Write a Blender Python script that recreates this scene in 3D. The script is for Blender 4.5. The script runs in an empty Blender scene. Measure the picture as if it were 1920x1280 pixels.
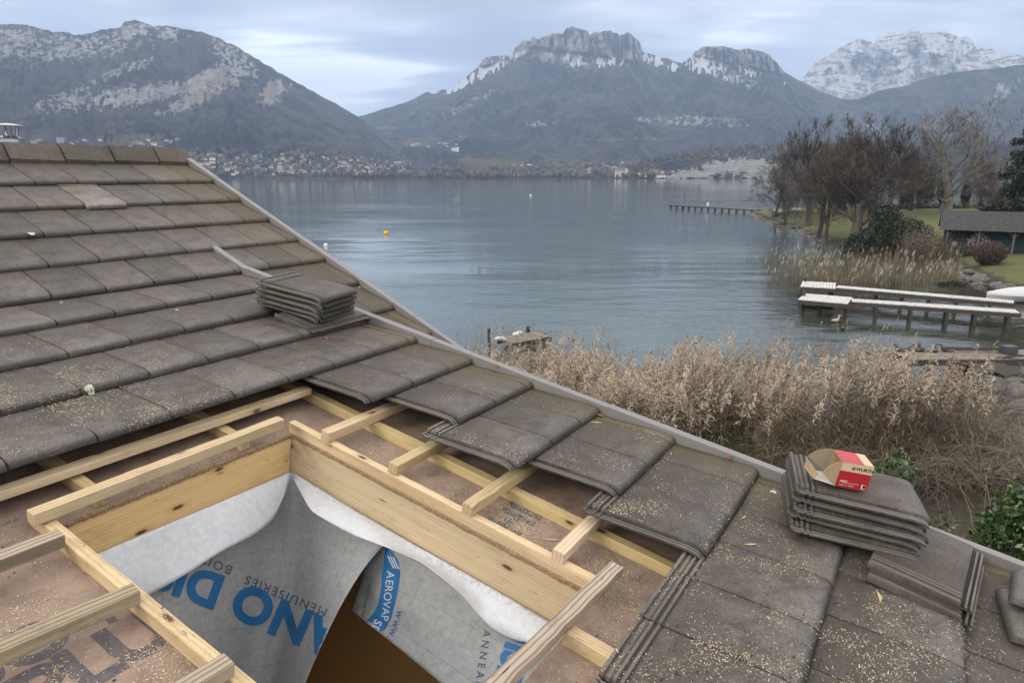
import bpy, math, random
import numpy as np
from mathutils import Vector, Matrix, Euler
from mathutils.bvhtree import BVHTree
R = math.radians
C = bpy.context.scene.collection
SC = bpy.context.scene
random.seed(7); rng = np.random.default_rng(7)

# ------------------------------------------------------------------ camera
FOC = 1270.8; PITCH = 0.24105; ROLL = -0.00322; CAMZ = 8.5
cF = np.array([0, math.cos(PITCH), -math.sin(PITCH)])
cU0 = np.array([0, math.sin(PITCH), math.cos(PITCH)]); cR0 = np.array([1., 0, 0])
cR = cR0*math.cos(ROLL)+cU0*math.sin(ROLL); cU = cU0*math.cos(ROLL)-cR0*math.sin(ROLL)
CP = np.array([0, 0, CAMZ])
cam = bpy.data.cameras.new('camera'); cam.sensor_width = 36; cam.lens = FOC/1920*36
cam.clip_start = 0.05; cam.clip_end = 40000
co = bpy.data.objects.new('camera', cam); C.objects.link(co)
co.matrix_world = Matrix(((cR[0], cU[0], -cF[0], 0), (cR[1], cU[1], -cF[1], 0), (cR[2], cU[2], -cF[2], CAMZ), (0, 0, 0, 1)))
SC.camera = co
# ------------------------------------------------------------------ exposure
SC.view_settings.view_transform = 'Standard'; SC.view_settings.look = 'None'
SC.view_settings.exposure = 0.68; SC.view_settings.gamma = 1.0
# ------------------------------------------------------------------ sun
SUN_EL = R(33); SUN_AZ = R(-128)      # azimuth measured from +Y towards +X
sd = Vector((math.sin(SUN_AZ)*math.cos(SUN_EL), math.cos(SUN_AZ)*math.cos(SUN_EL), math.sin(SUN_EL)))
sun = bpy.data.lights.new('sun', 'SUN'); sun.energy = 1.25; sun.angle = R(20); sun.color = (1, .94, .85)
so = bpy.data.objects.new('sun', sun); C.objects.link(so)
so.rotation_euler = sd.to_track_quat('Z', 'Y').to_euler()

# ------------------------------------------------------------------ node helper
class N:
    def __init__(s, nt): s.nt = nt; s.nt.nodes.clear()
    def n(s, t, **k):
        nd = s.nt.nodes.new(t)
        for a, v in k.items():
            if a.startswith('_'): setattr(nd, a[1:], v)
        for a, v in k.items():
            if not a.startswith('_'):
                key = a.replace('0', '') if False else a
                s.set(nd, key, v)
        return nd
    def set(s, nd, key, v):
        inp = None
        if key[0] == 'i' and key[1:].isdigit(): inp = nd.inputs[int(key[1:])]
        else: inp = nd.inputs[key.replace('_', ' ')]
        if hasattr(v, 'outputs'): v = v.outputs[0]
        if isinstance(v, bpy.types.NodeSocket): s.nt.links.new(v, inp)
        else: inp.default_value = v
    def math(s, op, a, b=0, c=0, clamp=False):
        nd = s.n('ShaderNodeMath', _operation=op, _use_clamp=clamp, i0=a, i1=b, i2=c); return nd.outputs[0]
    def vmath(s, op, a, b=(0, 0, 0)):
        nd = s.n('ShaderNodeVectorMath', _operation=op, i0=a, i1=b)
        return nd.outputs[1] if op in ('DOT_PRODUCT', 'LENGTH') else nd.outputs[0]
    def mix(s, f, a, b, mode='MIX'):
        nd = s.nt.nodes.new('ShaderNodeMix'); nd.data_type = 'RGBA'; nd.blend_type = mode; nd.clamp_factor = True
        for i, v in ((0, f), (6, a), (7, b)):
            if hasattr(v, 'outputs'): v = v.outputs[0]
            if isinstance(v, bpy.types.NodeSocket): s.nt.links.new(v, nd.inputs[i])
            else: nd.inputs[i].default_value = v if i == 0 else tuple(v)+((1,) if len(v) == 3 else ())
        return nd.outputs[2]
    def noise(s, vec, scale, detail=4, rough=.55, dist=0, out=0):
        nd = s.n('ShaderNodeTexNoise', Scale=scale, Detail=detail, Roughness=rough, Distortion=dist)
        if vec is not None: s.set(nd, 'Vector', vec)
        return nd.outputs[out]
    def voro(s, vec, scale, feat='F1', out='Distance', rnd=1):
        nd = s.n('ShaderNodeTexVoronoi', _feature=feat, Scale=scale, Randomness=rnd)
        if vec is not None: s.set(nd, 'Vector', vec)
        return nd.outputs[out]
    def ramp(s, f, *st):
        nd = s.nt.nodes.new('ShaderNodeValToRGB'); cr = nd.color_ramp
        while len(cr.elements) < len(st): cr.elements.new(.5)
        for e, (p, c) in zip(cr.elements, st):
            e.position = p; e.color = (c, c, c, 1) if not hasattr(c, '__len__') else tuple(c)+(1,)
        s.set(nd, 'Fac', f); return nd.outputs[0]
    def mr(s, v, a, b, c=0., d=1.):
        nd = s.n('ShaderNodeMapRange', i0=v, i1=a, i2=b, i3=c, i4=d); nd.clamp = True; return nd.outputs[0]
    def sep(s, v): return s.n('ShaderNodeSeparateXYZ', i0=v).outputs
    def comb(s, a, b, c): return s.n('ShaderNodeCombineXYZ', i0=a, i1=b, i2=c).outputs[0]
    def attr(s, name, out='Vector'): return s.n('ShaderNodeAttribute', _attribute_name=name).outputs[out]
    def sc(s, v, k): return s.vmath('MULTIPLY', v, k)
    def bump(s, h, st, dist=.01, nrm=None):
        nd = s.n('ShaderNodeBump', Strength=st, Distance=dist, Height=h)
        if nrm is not None: s.set(nd, 'Normal', nrm)
        return nd.outputs[0]
    def bsdf(s, col, rough=.8, bump=None, **k):
        b = s.n('ShaderNodeBsdfPrincipled', Roughness=rough)
        s.set(b, 'Base Color', col if not (isinstance(col, tuple) and len(col) == 3) else col+(1,))
        for a, v in k.items(): s.set(b, a.replace('_', ' '), v)
        if bump is not None: s.set(b, 'Normal', bump)
        o = s.n('ShaderNodeOutputMaterial'); s.nt.links.new(b.outputs[0], o.inputs[0]); return b
def material(name, fn):
    m = bpy.data.materials.new(name); m.use_nodes = True; fn(N(m.node_tree)); return m
def flatmat(name, col, rough=.7, **k):
    return material(name, lambda t: t.bsdf(col, rough, **k))
def coord(t): return t.n('ShaderNodeTexCoord').outputs['Object']

# ------------------------------------------------------------------ world: Nishita sky under a broken cloud deck
w = bpy.data.worlds.new('World'); SC.world = w; w.use_nodes = True
def world(t):
    d = t.vmath('NORMALIZE', t.n('ShaderNodeTexCoord').outputs['Generated'])
    x, y, z = t.sep(d)
    sky = t.n('ShaderNodeTexSky', _sky_type='NISHITA', _sun_disc=False, _sun_elevation=SUN_EL, _sun_rotation=SUN_AZ, _altitude=450., _air_density=1., _dust_density=1.5)
    skyc = t.mix(1.0, sky.outputs[0], (.10, .10, .10), 'MULTIPLY')
    zz = t.math('MAXIMUM', z, 0.0)
    k = t.math('ADD', zz, .10)
    p = t.comb(t.math('DIVIDE', x, k), t.math('DIVIDE', y, k), 0.)
    pa = t.sc(p, (.55, 1.0, 1))
    n1 = t.noise(t.vmath('ADD', pa, (1.3, .35, 0)), .62, 5, .5, .35)
    n2 = t.noise(t.vmath('ADD', pa, (7.7, 3.1, 0)), 2.1, 5, .55, .2)
    n = t.math('ADD', t.math('MULTIPLY', n1, .80), t.math('MULTIPLY', n2, .30))
    n = t.math('ADD', t.math('MULTIPLY', t.math('SUBTRACT', n, .55), 1.45), .50)
    # lighter low sky in two gaps of the deck, and a denser bank between them
    def blob(dx, dy, dz, lo, hi):
        return t.mr(t.vmath('DOT_PRODUCT', d, (dx, dy, dz)), lo, hi)
    def pd(px, py):
        v = cF+cR*(px-960)/FOC-cU*(py-640)/FOC; v = v/np.linalg.norm(v); return v
    g1 = blob(*pd(660, 215), .975, 1.0); g2 = blob(*pd(1330, 150), .972, .9995); g3 = blob(*pd(100, 20), .98, 1.0)
    bk = blob(*pd(800, 60), .975, 1.0); bk2 = blob(*pd(1500, 20), .985, 1.0)
    n = t.math('ADD', n, t.math('MULTIPLY', g1, .33)); n = t.math('ADD', n, t.math('MULTIPLY', g2, .07)); n = t.math('ADD', n, t.math('MULTIPLY', g3, .04))
    n = t.math('SUBTRACT', n, t.math('MULTIPLY', bk, .14)); n = t.math('SUBTRACT', n, t.math('MULTIPLY', bk2, .05))
    cl = t.ramp(n, (.34, (.27, .295, .355)), (.44, (.37, .405, .48)), (.53, (.53, .575, .65)), (.62, (.86, .90, .95)), (.71, (1.7, 1.72, 1.70)))
    # overhead (above the frame) the deck is thinner and brighter, as under any overcast sky
    up = t.mr(z, .19, .46, 1.0, 2.75)
    upc = t.comb(up, up, up)
    cl = t.mix(1.0, cl, upc, 'MULTIPLY')
    warm = t.mix(t.mr(z, .18, .38), (1, 1, 1), (1.0, .85, .69))
    cl = t.mix(1.0, cl, warm, 'MULTIPLY')
    # thin spots let a little of the blue sky through
    thin = t.mr(n2, .6, .75, 0, .15)
    col = t.mix(thin, cl, t.mix(1.0, skyc, cl, 'ADD'))
    bg = t.n('ShaderNodeBackground', Color=col, Strength=1.0)
    o = t.n('ShaderNodeOutputWorld'); t.nt.links.new(bg.outputs[0], o.inputs[0])
world(N(w.node_tree))
try:
    w.cycles.sampling_method = 'MANUAL'; w.cycles.sample_map_resolution = 512
except Exception: pass
cy = SC.cycles
cy.max_bounces = 8; cy.diffuse_bounces = 3; cy.glossy_bounces = 3; cy.transmission_bounces = 3; cy.transparent_max_bounces = 8; cy.volume_bounces = 1
cy.use_denoising = True

# ------------------------------------------------------------------ geometry helpers
def ray(x, y): return cF+cR*(x-960)/FOC-cU*(y-640)/FOC
def W(x, y, z=0.):                     # point of the horizontal plane at height z seen at a photo position
    r = ray(x, y); t = (z-CAMZ)/r[2]; return CP+r*t
def at(x, y, d):                       # point in that direction at horizontal distance d
    r = ray(x, y); return CP+r*(d/math.hypot(r[0], r[1]))

class MB:
    """collects vertices (with local wood/roof coordinates) and faces for ONE mesh object"""
    def __init__(s): s.v = []; s.f = []; s.l = []; s.m = []; s.n = 0; s.t = []
    def add(s, v, f, l=None, m=0, t=0.):
        v = np.asarray(v, float).reshape(-1, 3)
        s.v.append(v); s.l.append(np.asarray(l, float).reshape(-1, 3) if l is not None else v.copy())
        s.t.append(np.full(len(v), t) if np.isscalar(t) else np.asarray(t, float))
        n = s.n
        for q in f: s.f.append([a+n for a in q])
        s.m += [m]*len(f) if np.isscalar(m) else list(m)
        s.n += len(v)
    def box(s, o, ex, ey, ez, a, b, c, m=0, off=None):
        """o corner, unit axes, sizes"""
        o = np.asarray(o, float); off = np.array(off if off is not None else rng.random(3)*9)
        v = []; l = []
        for k in (0, 1):
            for j in (0, 1):
                for i in (0, 1): v.append(o+ex*a*i+ey*b*j+ez*c*k); l.append(off+np.array([a*i, b*j, c*k]))
        s.add(v, [(0, 2, 3, 1), (4, 5, 7, 6), (0, 1, 5, 4), (2, 6, 7, 3), (0, 4, 6, 2), (1, 3, 7, 5)], l, m, rng.random())
    def grid(s, P, L=None, m=0, t=0., closed=False):
        P = np.asarray(P); a, b = P.shape[:2]; f = []
        for i in range(a-1):
            for j in range(b-1 if not closed else b):
                j2 = (j+1) % b
                f.append((i*b+j, i*b+j2, (i+1)*b+j2, (i+1)*b+j))
        s.add(P.reshape(-1, 3), f, None if L is None else np.asarray(L).reshape(-1, 3), m, t)
    def tube(s, pts, rad, sides=6, m=0, cap=True):
        pts = np.asarray(pts, float); k = len(pts); rad = np.full(k, rad) if np.isscalar(rad) else np.asarray(rad)
        d = np.gradient(pts, axis=0); d /= np.linalg.norm(d, axis=1)[:, None]+1e-12
        up = np.array([0, 0, 1.]) if abs(d[0][2]) < .9 else np.array([1., 0, 0])
        A = np.cross(d, up); A /= np.linalg.norm(A, axis=1)[:, None]+1e-12; B = np.cross(d, A)
        th = np.arange(sides)/sides*2*math.pi
        P = pts[:, None]+rad[:, None, None]*(A[:, None]*np.cos(th)[None, :, None]+B[:, None]*np.sin(th)[None, :, None])
        n0 = s.n; s.grid(P, None, m, 0., True)
        if cap: s.f += [[n0+i for i in range(sides)][::-1], [n0+(k-1)*sides+i for i in range(sides)]]; s.m += [m, m]
    def build(s, name, mats, parent=None, smooth=False, bevel=0., origin=None):
        V = np.concatenate(s.v) if s.v else np.zeros((0, 3))
        org = np.array(parent_origin(parent)) if parent is not None else (np.array(origin) if origin is not None else np.array([V[:, 0].mean(), V[:, 1].mean(), V[:, 2].min()]))
        me = bpy.data.meshes.new(name); me.from_pydata((V-org).tolist(), [], s.f)
        at_ = me.attributes.new('lc', 'FLOAT_VECTOR', 'POINT'); at_.data.foreach_set('vector', np.concatenate(s.l).astype(np.float32).ravel())
        at_ = me.attributes.new('tint', 'FLOAT', 'POINT'); at_.data.foreach_set('value', np.concatenate(s.t).astype(np.float32))
        for m in (mats if isinstance(mats, (list, tuple)) else [mats]): me.materials.append(m)
        me.polygons.foreach_set('material_index', s.m)
        if smooth: me.polygons.foreach_set('use_smooth', [True]*len(me.polygons))
        me.update()
        o = bpy.data.objects.new(name, me); C.objects.link(o)
        if parent is not None: o.parent = parent; ORG[o.name] = tuple(org)
        else: o.location = org; ORG[o.name] = tuple(org)
        if bevel:
            b = o.modifiers.new('bevel', 'BEVEL'); b.width = bevel; b.segments = 2; b.limit_method = 'ANGLE'
        return o
ORG = {}
def parent_origin(p): return ORG[p.name]
def fastmesh(name, V, F, mats, org=(0, 0, 0), attrs=None, smooth=False, fm=None):
    """V (n,3), F (m,k) arrays -> object, quickly"""
    V = np.asarray(V, np.float32)-np.asarray(org, np.float32); F = np.asarray(F, np.int32); k = F.shape[1]
    me = bpy.data.meshes.new(name); me.vertices.add(len(V)); me.vertices.foreach_set('co', V.ravel())
    me.loops.add(F.size); me.loops.foreach_set('vertex_index', F.ravel())
    me.polygons.add(len(F)); me.polygons.foreach_set('loop_start', np.arange(0, F.size, k, dtype=np.int32))
    for m in (mats if isinstance(mats, (list, tuple)) else [mats]): me.materials.append(m)
    if fm is not None: me.polygons.foreach_set('material_index', np.asarray(fm, np.int32))
    if smooth: me.polygons.foreach_set('use_smooth', np.ones(len(F), bool))
    for a, d in (attrs or {}).items():
        d = np.asarray(d, np.float32)
        if d.ndim == 2: me.attributes.new(a, 'FLOAT_VECTOR', 'POINT').data.foreach_set('vector', d.ravel())
        else: me.attributes.new(a, 'FLOAT', 'POINT').data.foreach_set('value', d)
    me.update(calc_edges=True); me.validate()
    o = bpy.data.objects.new(name, me); C.objects.link(o); o.location = org; ORG[o.name] = tuple(org)
    return o
def tag(o, label=None, cat=None, group=None, kind=None):
    if label: o['label'] = label
    if cat: o['category'] = cat
    if group: o['group'] = group
    if kind: o['kind'] = kind
    return o
def empty(name, loc, label=None, cat=None, group=None, rz=0):
    o = bpy.data.objects.new(name, None); C.objects.link(o); o.location = loc; o.rotation_euler.z = rz
    o.empty_display_size = .3; ORG[o.name] = tuple(loc) if not rz else (0, 0, 0); return tag(o, label, cat, group)
def copy_tree(o, loc=None, rz=None, sc=None, parent=None, label=None):
    c = o.copy(); C.objects.link(c)
    if parent is not None: c.parent = parent
    if loc is not None: c.location = loc
    if rz is not None: c.rotation_euler.z = rz
    if sc is not None: c.scale = (sc, sc, sc) if np.isscalar(sc) else sc
    if label: c['label'] = label
    for ch in [q for q in bpy.data.objects if q.parent == o]: copy_tree(ch, parent=c)
    return c
def interp(x, pts):
    a = np.array(pts, float); return np.interp(x, a[:, 0], a[:, 1])

# numpy noise
def _h(ix, iy, seed):
    n = (ix.astype(np.int64)*374761393+iy.astype(np.int64)*668265263+seed*1442695041) & 0x7fffffff
    n = ((n ^ (n >> 13))*1274126177) & 0x7fffffff
    return ((n ^ (n >> 16)) & 0xffff)/65535.
def vnoise(x, y, seed=0):
    ix = np.floor(x); iy = np.floor(y); fx = x-ix; fy = y-iy; fx = fx*fx*(3-2*fx); fy = fy*fy*(3-2*fy)
    a = _h(ix, iy, seed); b = _h(ix+1, iy, seed); c = _h(ix, iy+1, seed); d = _h(ix+1, iy+1, seed)
    return (a*(1-fx)+b*fx)*(1-fy)+(c*(1-fx)+d*fx)*fy
def fbm(x, y, o=5, seed=0, ridged=False):
    s = 0; a = .5; t = 0
    for i in range(o):
        n = vnoise(x*2**i, y*2**i, seed+i*17)
        if ridged: n = 1-abs(2*n-1)
        s = s+a*n; t += a; a *= .5
    return s/t
# ------------------------------------------------------------------ mountains (real distances, heights from their elevation angle)
def mountain_mat(name):
    def f(t):
        P = coord(t); rock = t.attr('rock', 'Fac'); snow = t.attr('snow', 'Fac'); fld = t.attr('field', 'Fac'); warm = t.attr('warm', 'Fac')
        ps = t.sc(P, (.004, .004, .004))
        nf = t.noise(ps, 6, 8, .7); nm = t.noise(ps, 1.3, 5, .6); nn = t.noise(ps, 24, 4, .7)
        forest = t.mix(t.mr(nf, .40, .60), (.012, .016, .017), (.125, .110, .10))
        con = t.mr(t.math('ADD', t.noise(t.sc(P, (.0016, .0016, .0016)), 2., 7, .68), t.math('MULTIPLY', t.math('SUBTRACT', nf, .5), .35)), .50, .56)
        forest = t.mix(t.mr(nm, .42, .62), forest, t.mix(t.mr(nn, .4, .6), (.06, .052, .045), (.20, .165, .135)))
        forest = t.mix(t.math('MULTIPLY', con, .85), forest, (.008, .015, .013))
        rk = t.mix(t.mr(t.noise(t.sc(P, (.02, .02, .006)), 1.5, 7, .7), .3, .7), (.30, .29, .275), (.86, .84, .80))
        rk = t.mix(t.mr(t.noise(t.sc(P, (.055, .055, .016)), 1.2, 5, .7), .40, .62, 0, .4), rk, (.16, .15, .15))
        rk = t.mix(warm, rk, t.mix(.5, rk, (.42, .30, .20)))
        fieldc = t.mix(t.mr(nf, .4, .6), (.20, .17, .10), (.16, .15, .08))
        n3 = t.noise(ps, 10, 7, .72)
        rm = t.mr(t.math('ADD', rock, t.math('MULTIPLY', t.math('SUBTRACT', n3, .5), 1.4)), .38, .72)
        sm = t.mr(t.math('ADD', snow, t.math('MULTIPLY', t.math('SUBTRACT', t.noise(t.sc(P, (.006, .006, .011)), 7, 7, .7), .5), .9)), .48, .52)
        fm = t.mr(t.math('ADD', fld, t.math('MULTIPLY', t.math('SUBTRACT', nm, .5), .8)), .45, .55)
        c = t.mix(fm, forest, fieldc); c = t.mix(rm, c, rk); c = t.mix(sm, c, (.93, .94, .96))
        b = t.bump(t.noise(ps, 9, 9, .75), 1.0, 60)
        t.bsdf(c, .95, b, Specular_IOR_Level=.1)
    return material(name, f)
M_MTN = mountain_mat('mountainside')
MT = {}
def blobs(X, Y, L):
    m = np.zeros_like(X)
    for (cx, cy, rx, ry, a, s) in L:       # centre, radii, rotation(deg), strength
        c, sn = math.cos(R(a)), math.sin(R(a)); dx = X-cx; dy = Y-cy
        u = (dx*c+dy*sn)/rx; v = (-dx*sn+dy*c)/ry
        m = np.maximum(m, s*np.clip(1.35-np.sqrt(u*u+v*v)*.85, 0, 1))
    return m
def mountain(name, sky, foot, d0, d1, nx, nt, seed, amp, rock=(), snow=(), field=(), gam=1.1, cliff=None, jag=0., x0=None, x1=None, rockbase=0., back=1500., warmb=(), snowline=None, gul=60.):
    x0 = sky[0][0] if x0 is None else x0; x1 = sky[-1][0] if x1 is None else x1
    xs = np.linspace(x0, x1, nx); ts = np.linspace(0, 1, nt)
    top = interp(xs, sky)+ (fbm(xs/9., xs*0+3, 5, seed)-.5)*jag*np.where((xs > 958) & (xs < 1206) & (seed == 11), 3.2, 1.); bot = interp(xs, foot)
    X, T = np.meshgrid(xs, ts, indexing='ij')
    Y = bot[:, None]+(top-bot)[:, None]*T
    D = d0+(d1-d0)*T**gam
    if cliff is not None:
        # near-vertical face: hold the distance over the band [cliff_y0(x) .. skyline]
        cy0 = interp(xs, cliff)[:, None]; inside = Y < cy0
        tc = np.clip((bot[:, None]-cy0)/(bot-top)[:, None], 0, 1)
        Dc = d0+(d1-d0)*tc**gam
        D = np.where(inside, Dc+(D-Dc)*.18, D)
    g = fbm(X/gul+T*.6, T*2.2+X/300., 5, seed+5, True); g2 = fbm(X/14., T*7, 4, seed+9)
    fade = 1.5*np.clip(T*6, 0, 1)*np.clip((1-T)*5+.12, 0, 1)
    D = D-amp*(g-.55)*2*fade-amp*.35*(g2-.5)*2*fade
    if cliff is not None:
        st = fbm(X/8.+T*2.5, T*5+X/40., 4, seed+21, True); D = D-np.where(inside, 420*(st-.5), 0)
    r = cF[None, None]+cR*((X-960)/FOC)[..., None]-cU*((Y-640)/FOC)[..., None]
    hd = np.hypot(r[..., 0], r[..., 1]); P = CP+r*(D/hd)[..., None]
    nz = P[:, :, 2]; nz[:, 0] = np.minimum(nz[:, 0], -2.)
    rk = blobs(X, Y, rock)+rockbase
    if cliff is not None: rk = np.where(Y < cy0+(fbm(X/6., T*0, 3, seed+2)-.5)*16, 1.6, rk)
    sn = blobs(X, Y, snow)
    if snowline is not None: sn = np.maximum(sn, np.clip((interp(xs, snowline)[:, None]-Y)/22.+.5, 0, 1)*.62)
    fl = blobs(X, Y, field); wm = blobs(X, Y, warmb)
    # break the patches up along the strata and the gullies
    q1 = fbm((X+Y*.7)/7.+T*3, (Y-X*.25)/5., 5, seed+31); q2 = fbm(X/3.2, Y/13.+X/50., 4, seed+41); q3 = fbm(X/38.+Y/60., (Y+6*np.sin(X/30.))/3.4, 4, seed+51)
    rk = rk+np.where(rk > .05, (q1-.5)*1.35+(q2-.5)*.7, 0)*(1 if not rockbase else .3)
    if rockbase: sn = np.where(sn > .2, sn+(q3-.46)*3.2+(q1-.5)*1.0+(q1-.5)*1.5+(q2-.5)*1.1, 0)
    else: sn = np.where(sn > .05, sn+(q2-.47)*2.6, 0)
    fl = np.where(fl > .05, fl+(q1-.5)*.9, 0)
    # back side, falling away from the ridge
    k = 5; Pb = []
    for j in range(1, k+1):
        q = P[:, -1].copy(); dd = q[:, :2]-CP[:2]; dd /= np.linalg.norm(dd, axis=1)[:, None]
        q[:, :2] += dd*back*j/k; q[:, 2] = q[:, 2]*(1-(j/k)**.8)-3; Pb.append(q)
    PP = np.concatenate([P, np.stack(Pb, 1)], 1); n1, n2 = PP.shape[:2]
    pad = lambda a: np.concatenate([a, np.repeat(a[:, -1:], k, 1)], 1).ravel()
    i, j = np.meshgrid(np.arange(n1-1), np.arange(n2-1), indexing='ij'); a = (i*n2+j).ravel()
    F = np.stack([a, a+n2, a+n2+1, a+1], 1)
    o = fastmesh(name, PP.reshape(-1, 3), F, M_MTN, attrs={'rock': pad(rk), 'snow': pad(sn), 'field': pad(fl), 'warm': pad(wm)}, smooth=True)
    tag(o, kind='structure'); MT[name+str(seed)] = (xs, ts, P, Y); return o
mountain('mountain', [(-260, 70), (0, 47), (45, 46), (75, 55), (110, 62), (128, 60), (140, 67), (165, 63), (190, 55), (225, 52), (233, 42), (252, 38), (268, 42), (290, 50), (315, 48), (345, 55), (380, 61), (410, 72), (440, 86), (480, 110), (530, 140), (580, 168), (620, 190), (660, 212), (700, 237), (740, 268), (770, 287), (810, 312), (850, 330)],
    [(-260, 334), (850, 334)], 1750, 3650, 640, 190, 3, 150, jag=5, gam=1.15,
    rock=[(390, 148, 62, 17, -24, 1.0), (235, 182, 75, 18, -6, .86), (300, 172, 60, 16, -10, .8), (375, 180, 70, 13, -24, 1.0), (512, 172, 30, 17, -38, 1.0), (130, 190, 60, 22, -15, .6), (440, 110, 60, 25, 50, .62), (250, 60, 50, 16, -12, .66), (110, 90, 150, 25, -5, .60), (30, 75, 60, 28, 0, .62), (320, 65, 28, 12, 0, .66), (230, 132, 60, 9, -18, .6)],
    field=[(240, 262, 95, 12, -4, .8), (300, 268, 40, 8, 0, .7), (560, 315, 120, 10, 0, .55), (180, 300, 160, 8, 0, .5)], warmb=[(400, 170, 70, 20, -20, .8), (512, 175, 30, 18, -35, .9)])
mountain('mountain', [(560, 300), (620, 250), (672, 219), (690, 214), (740, 198), (768, 190), (800, 174), (845, 168), (862, 155), (898, 125), (905, 111), (925, 106), (950, 104), (960, 108), (964, 92), (972, 84), (985, 78), (1000, 74), (1012, 74), (1022, 68), (1040, 66), (1060, 58), (1070, 53), (1085, 52), (1095, 58), (1105, 65), (1120, 60), (1140, 62), (1150, 60), (1162, 64), (1175, 63), (1190, 66), (1200, 78), (1206, 100), (1225, 103), (1250, 110), (1278, 118), (1292, 110), (1302, 98), (1315, 90), (1330, 87), (1360, 88), (1382, 94), (1405, 92), (1440, 100), (1455, 116), (1472, 136), (1500, 152), (1540, 172), (1590, 190), (1680, 215), (1800, 238), (1950, 250), (2150, 255)],
    [(560, 334), (2150, 334)], 2400, 4900, 760, 240, 11, 230, jag=5, gam=.95, gul=75.,
    cliff=[(560, 0), (900, 0), (903, 124), (945, 113), (958, 104), (964, 112), (985, 104), (1000, 86), (1030, 92), (1060, 98), (1100, 99), (1150, 108), (1200, 117), (1206, 90), (1290, 80), (1300, 103), (1345, 112), (1400, 122), (1440, 133), (1470, 140), (1480, 60), (2150, 0)],
    snow=[(930, 122, 42, 8, -28, .8), (880, 150, 40, 6, -28, .85), (900, 138, 30, 8, -28, .8), (815, 173, 12, 3, 0, .9), (975, 102, 18, 5, -30, .8), (1065, 110, 26, 10, 10, .75), (1135, 115, 26, 9, 0, .65), (1222, 113, 16, 8, 10, .72), (1260, 124, 12, 7, 20, .6), (1312, 118, 20, 14, 10, .85), (1345, 125, 14, 14, 10, .75), (1375, 148, 14, 6, 10, .6), (1405, 133, 16, 8, 20, .62), (1470, 160, 6, 5, 0, .6)],
    rock=[(930, 115, 30, 9, -25, .7), (1060, 112, 70, 12, 10, .72), (1300, 230, 100, 6, 3, .58), (1310, 222, 60, 5, 2, .6), (1010, 232, 30, 6, 0, .5), (1390, 150, 60, 12, 20, .5), (870, 200, 60, 8, -30, .4)],
    field=[(725, 240, 28, 4, 0, .85), (770, 270, 40, 6, 0, .7), (855, 262, 22, 6, -15, .75), (1140, 262, 50, 5, 0, .6), (1230, 260, 60, 4, 0, .55)], warmb=[(1040, 105, 60, 18, 5, 1.0), (1000, 130, 40, 20, 0, .5)])
mountain('mountain', [(1380, 280), (1450, 210), (1495, 165), (1503, 152), (1515, 132), (1530, 118), (1548, 106), (1565, 97), (1590, 82), (1605, 74), (1614, 72), (1626, 76), (1640, 79), (1646, 66), (1662, 61), (1690, 60), (1705, 56), (1722, 60), (1745, 63), (1770, 60), (1785, 64), (1795, 70), (1815, 68), (1822, 72), (1828, 88), (1845, 88), (1868, 93), (1880, 97), (1905, 103), (1930, 108), (2050, 130), (2200, 160)],
    [(1380, 300), (2200, 300)], 5000, 6400, 520, 240, 29, 330, jag=5, gam=.9, rockbase=.72, gul=70.,
    snow=[(1760, 130, 90, 14, -6, .74), (1700, 88, 60, 9, 4, .72), (1590, 125, 60, 16, 40, .66), (1740, 100, 60, 16, 12, .74), (1640, 150, 60, 12, 20, .66), (1580, 182, 18, 5, 0, .62), (1850, 98, 40, 8, 5, .74), (1690, 62, 55, 4, 2, .7), (1780, 63, 30, 3, 3, .72), (1605, 80, 14, 8, 20, .8), (1720, 152, 60, 6, -3, .8), (1880, 118, 60, 12, 10, .62)], snowline=[(1380, 0), (1490, 150), (1600, 175), (1700, 160), (1850, 140), (2200, 160)])
mountain('mountain', [(1420, 320), (1480, 250), (1530, 196), (1570, 186), (1610, 187), (1650, 170), (1700, 160), (1740, 146), (1780, 138), (1830, 131), (1870, 128), (1920, 121), (2000, 105), (2200, 70)],
    [(1420, 333), (2200, 333)], 3300, 4700, 420, 110, 37, 130, jag=3, rock=[(1880, 170, 40, 12, -30, .55), (1640, 240, 60, 10, 0, .4)])
mountain('foothill', [(770, 333), (800, 322), (840, 297), (870, 291), (930, 292), (975, 300), (1040, 304), (1120, 307), (1200, 306), (1300, 302), (1420, 300)],
    [(770, 335), (1420, 336)], 1600, 2300, 260, 40, 41, 25, jag=4, field=[(930, 306, 75, 8, 5, .95), (880, 300, 30, 8, 0, .8)], back=900)
mountain('foothill', [(1120, 335), (1160, 318), (1200, 303), (1240, 292), (1290, 284), (1340, 277), (1400, 273), (1460, 270), (1500, 272), (1600, 266), (1800, 262), (2100, 280)],
    [(1120, 338), (2100, 338)], 1350, 1900, 420, 90, 43, 35, jag=4, gam=1.3,
    rock=[(1300, 326, 60, 8, -3, 1.0), (1350, 316, 60, 13, -12, .9), (1400, 312, 40, 20, 0, 1.1), (1430, 320, 40, 14, 0, 1.1), (1270, 331, 34, 4, 0, 1.)], warmb=[(1400, 318, 30, 8, 0, .3)], back=900)

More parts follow.
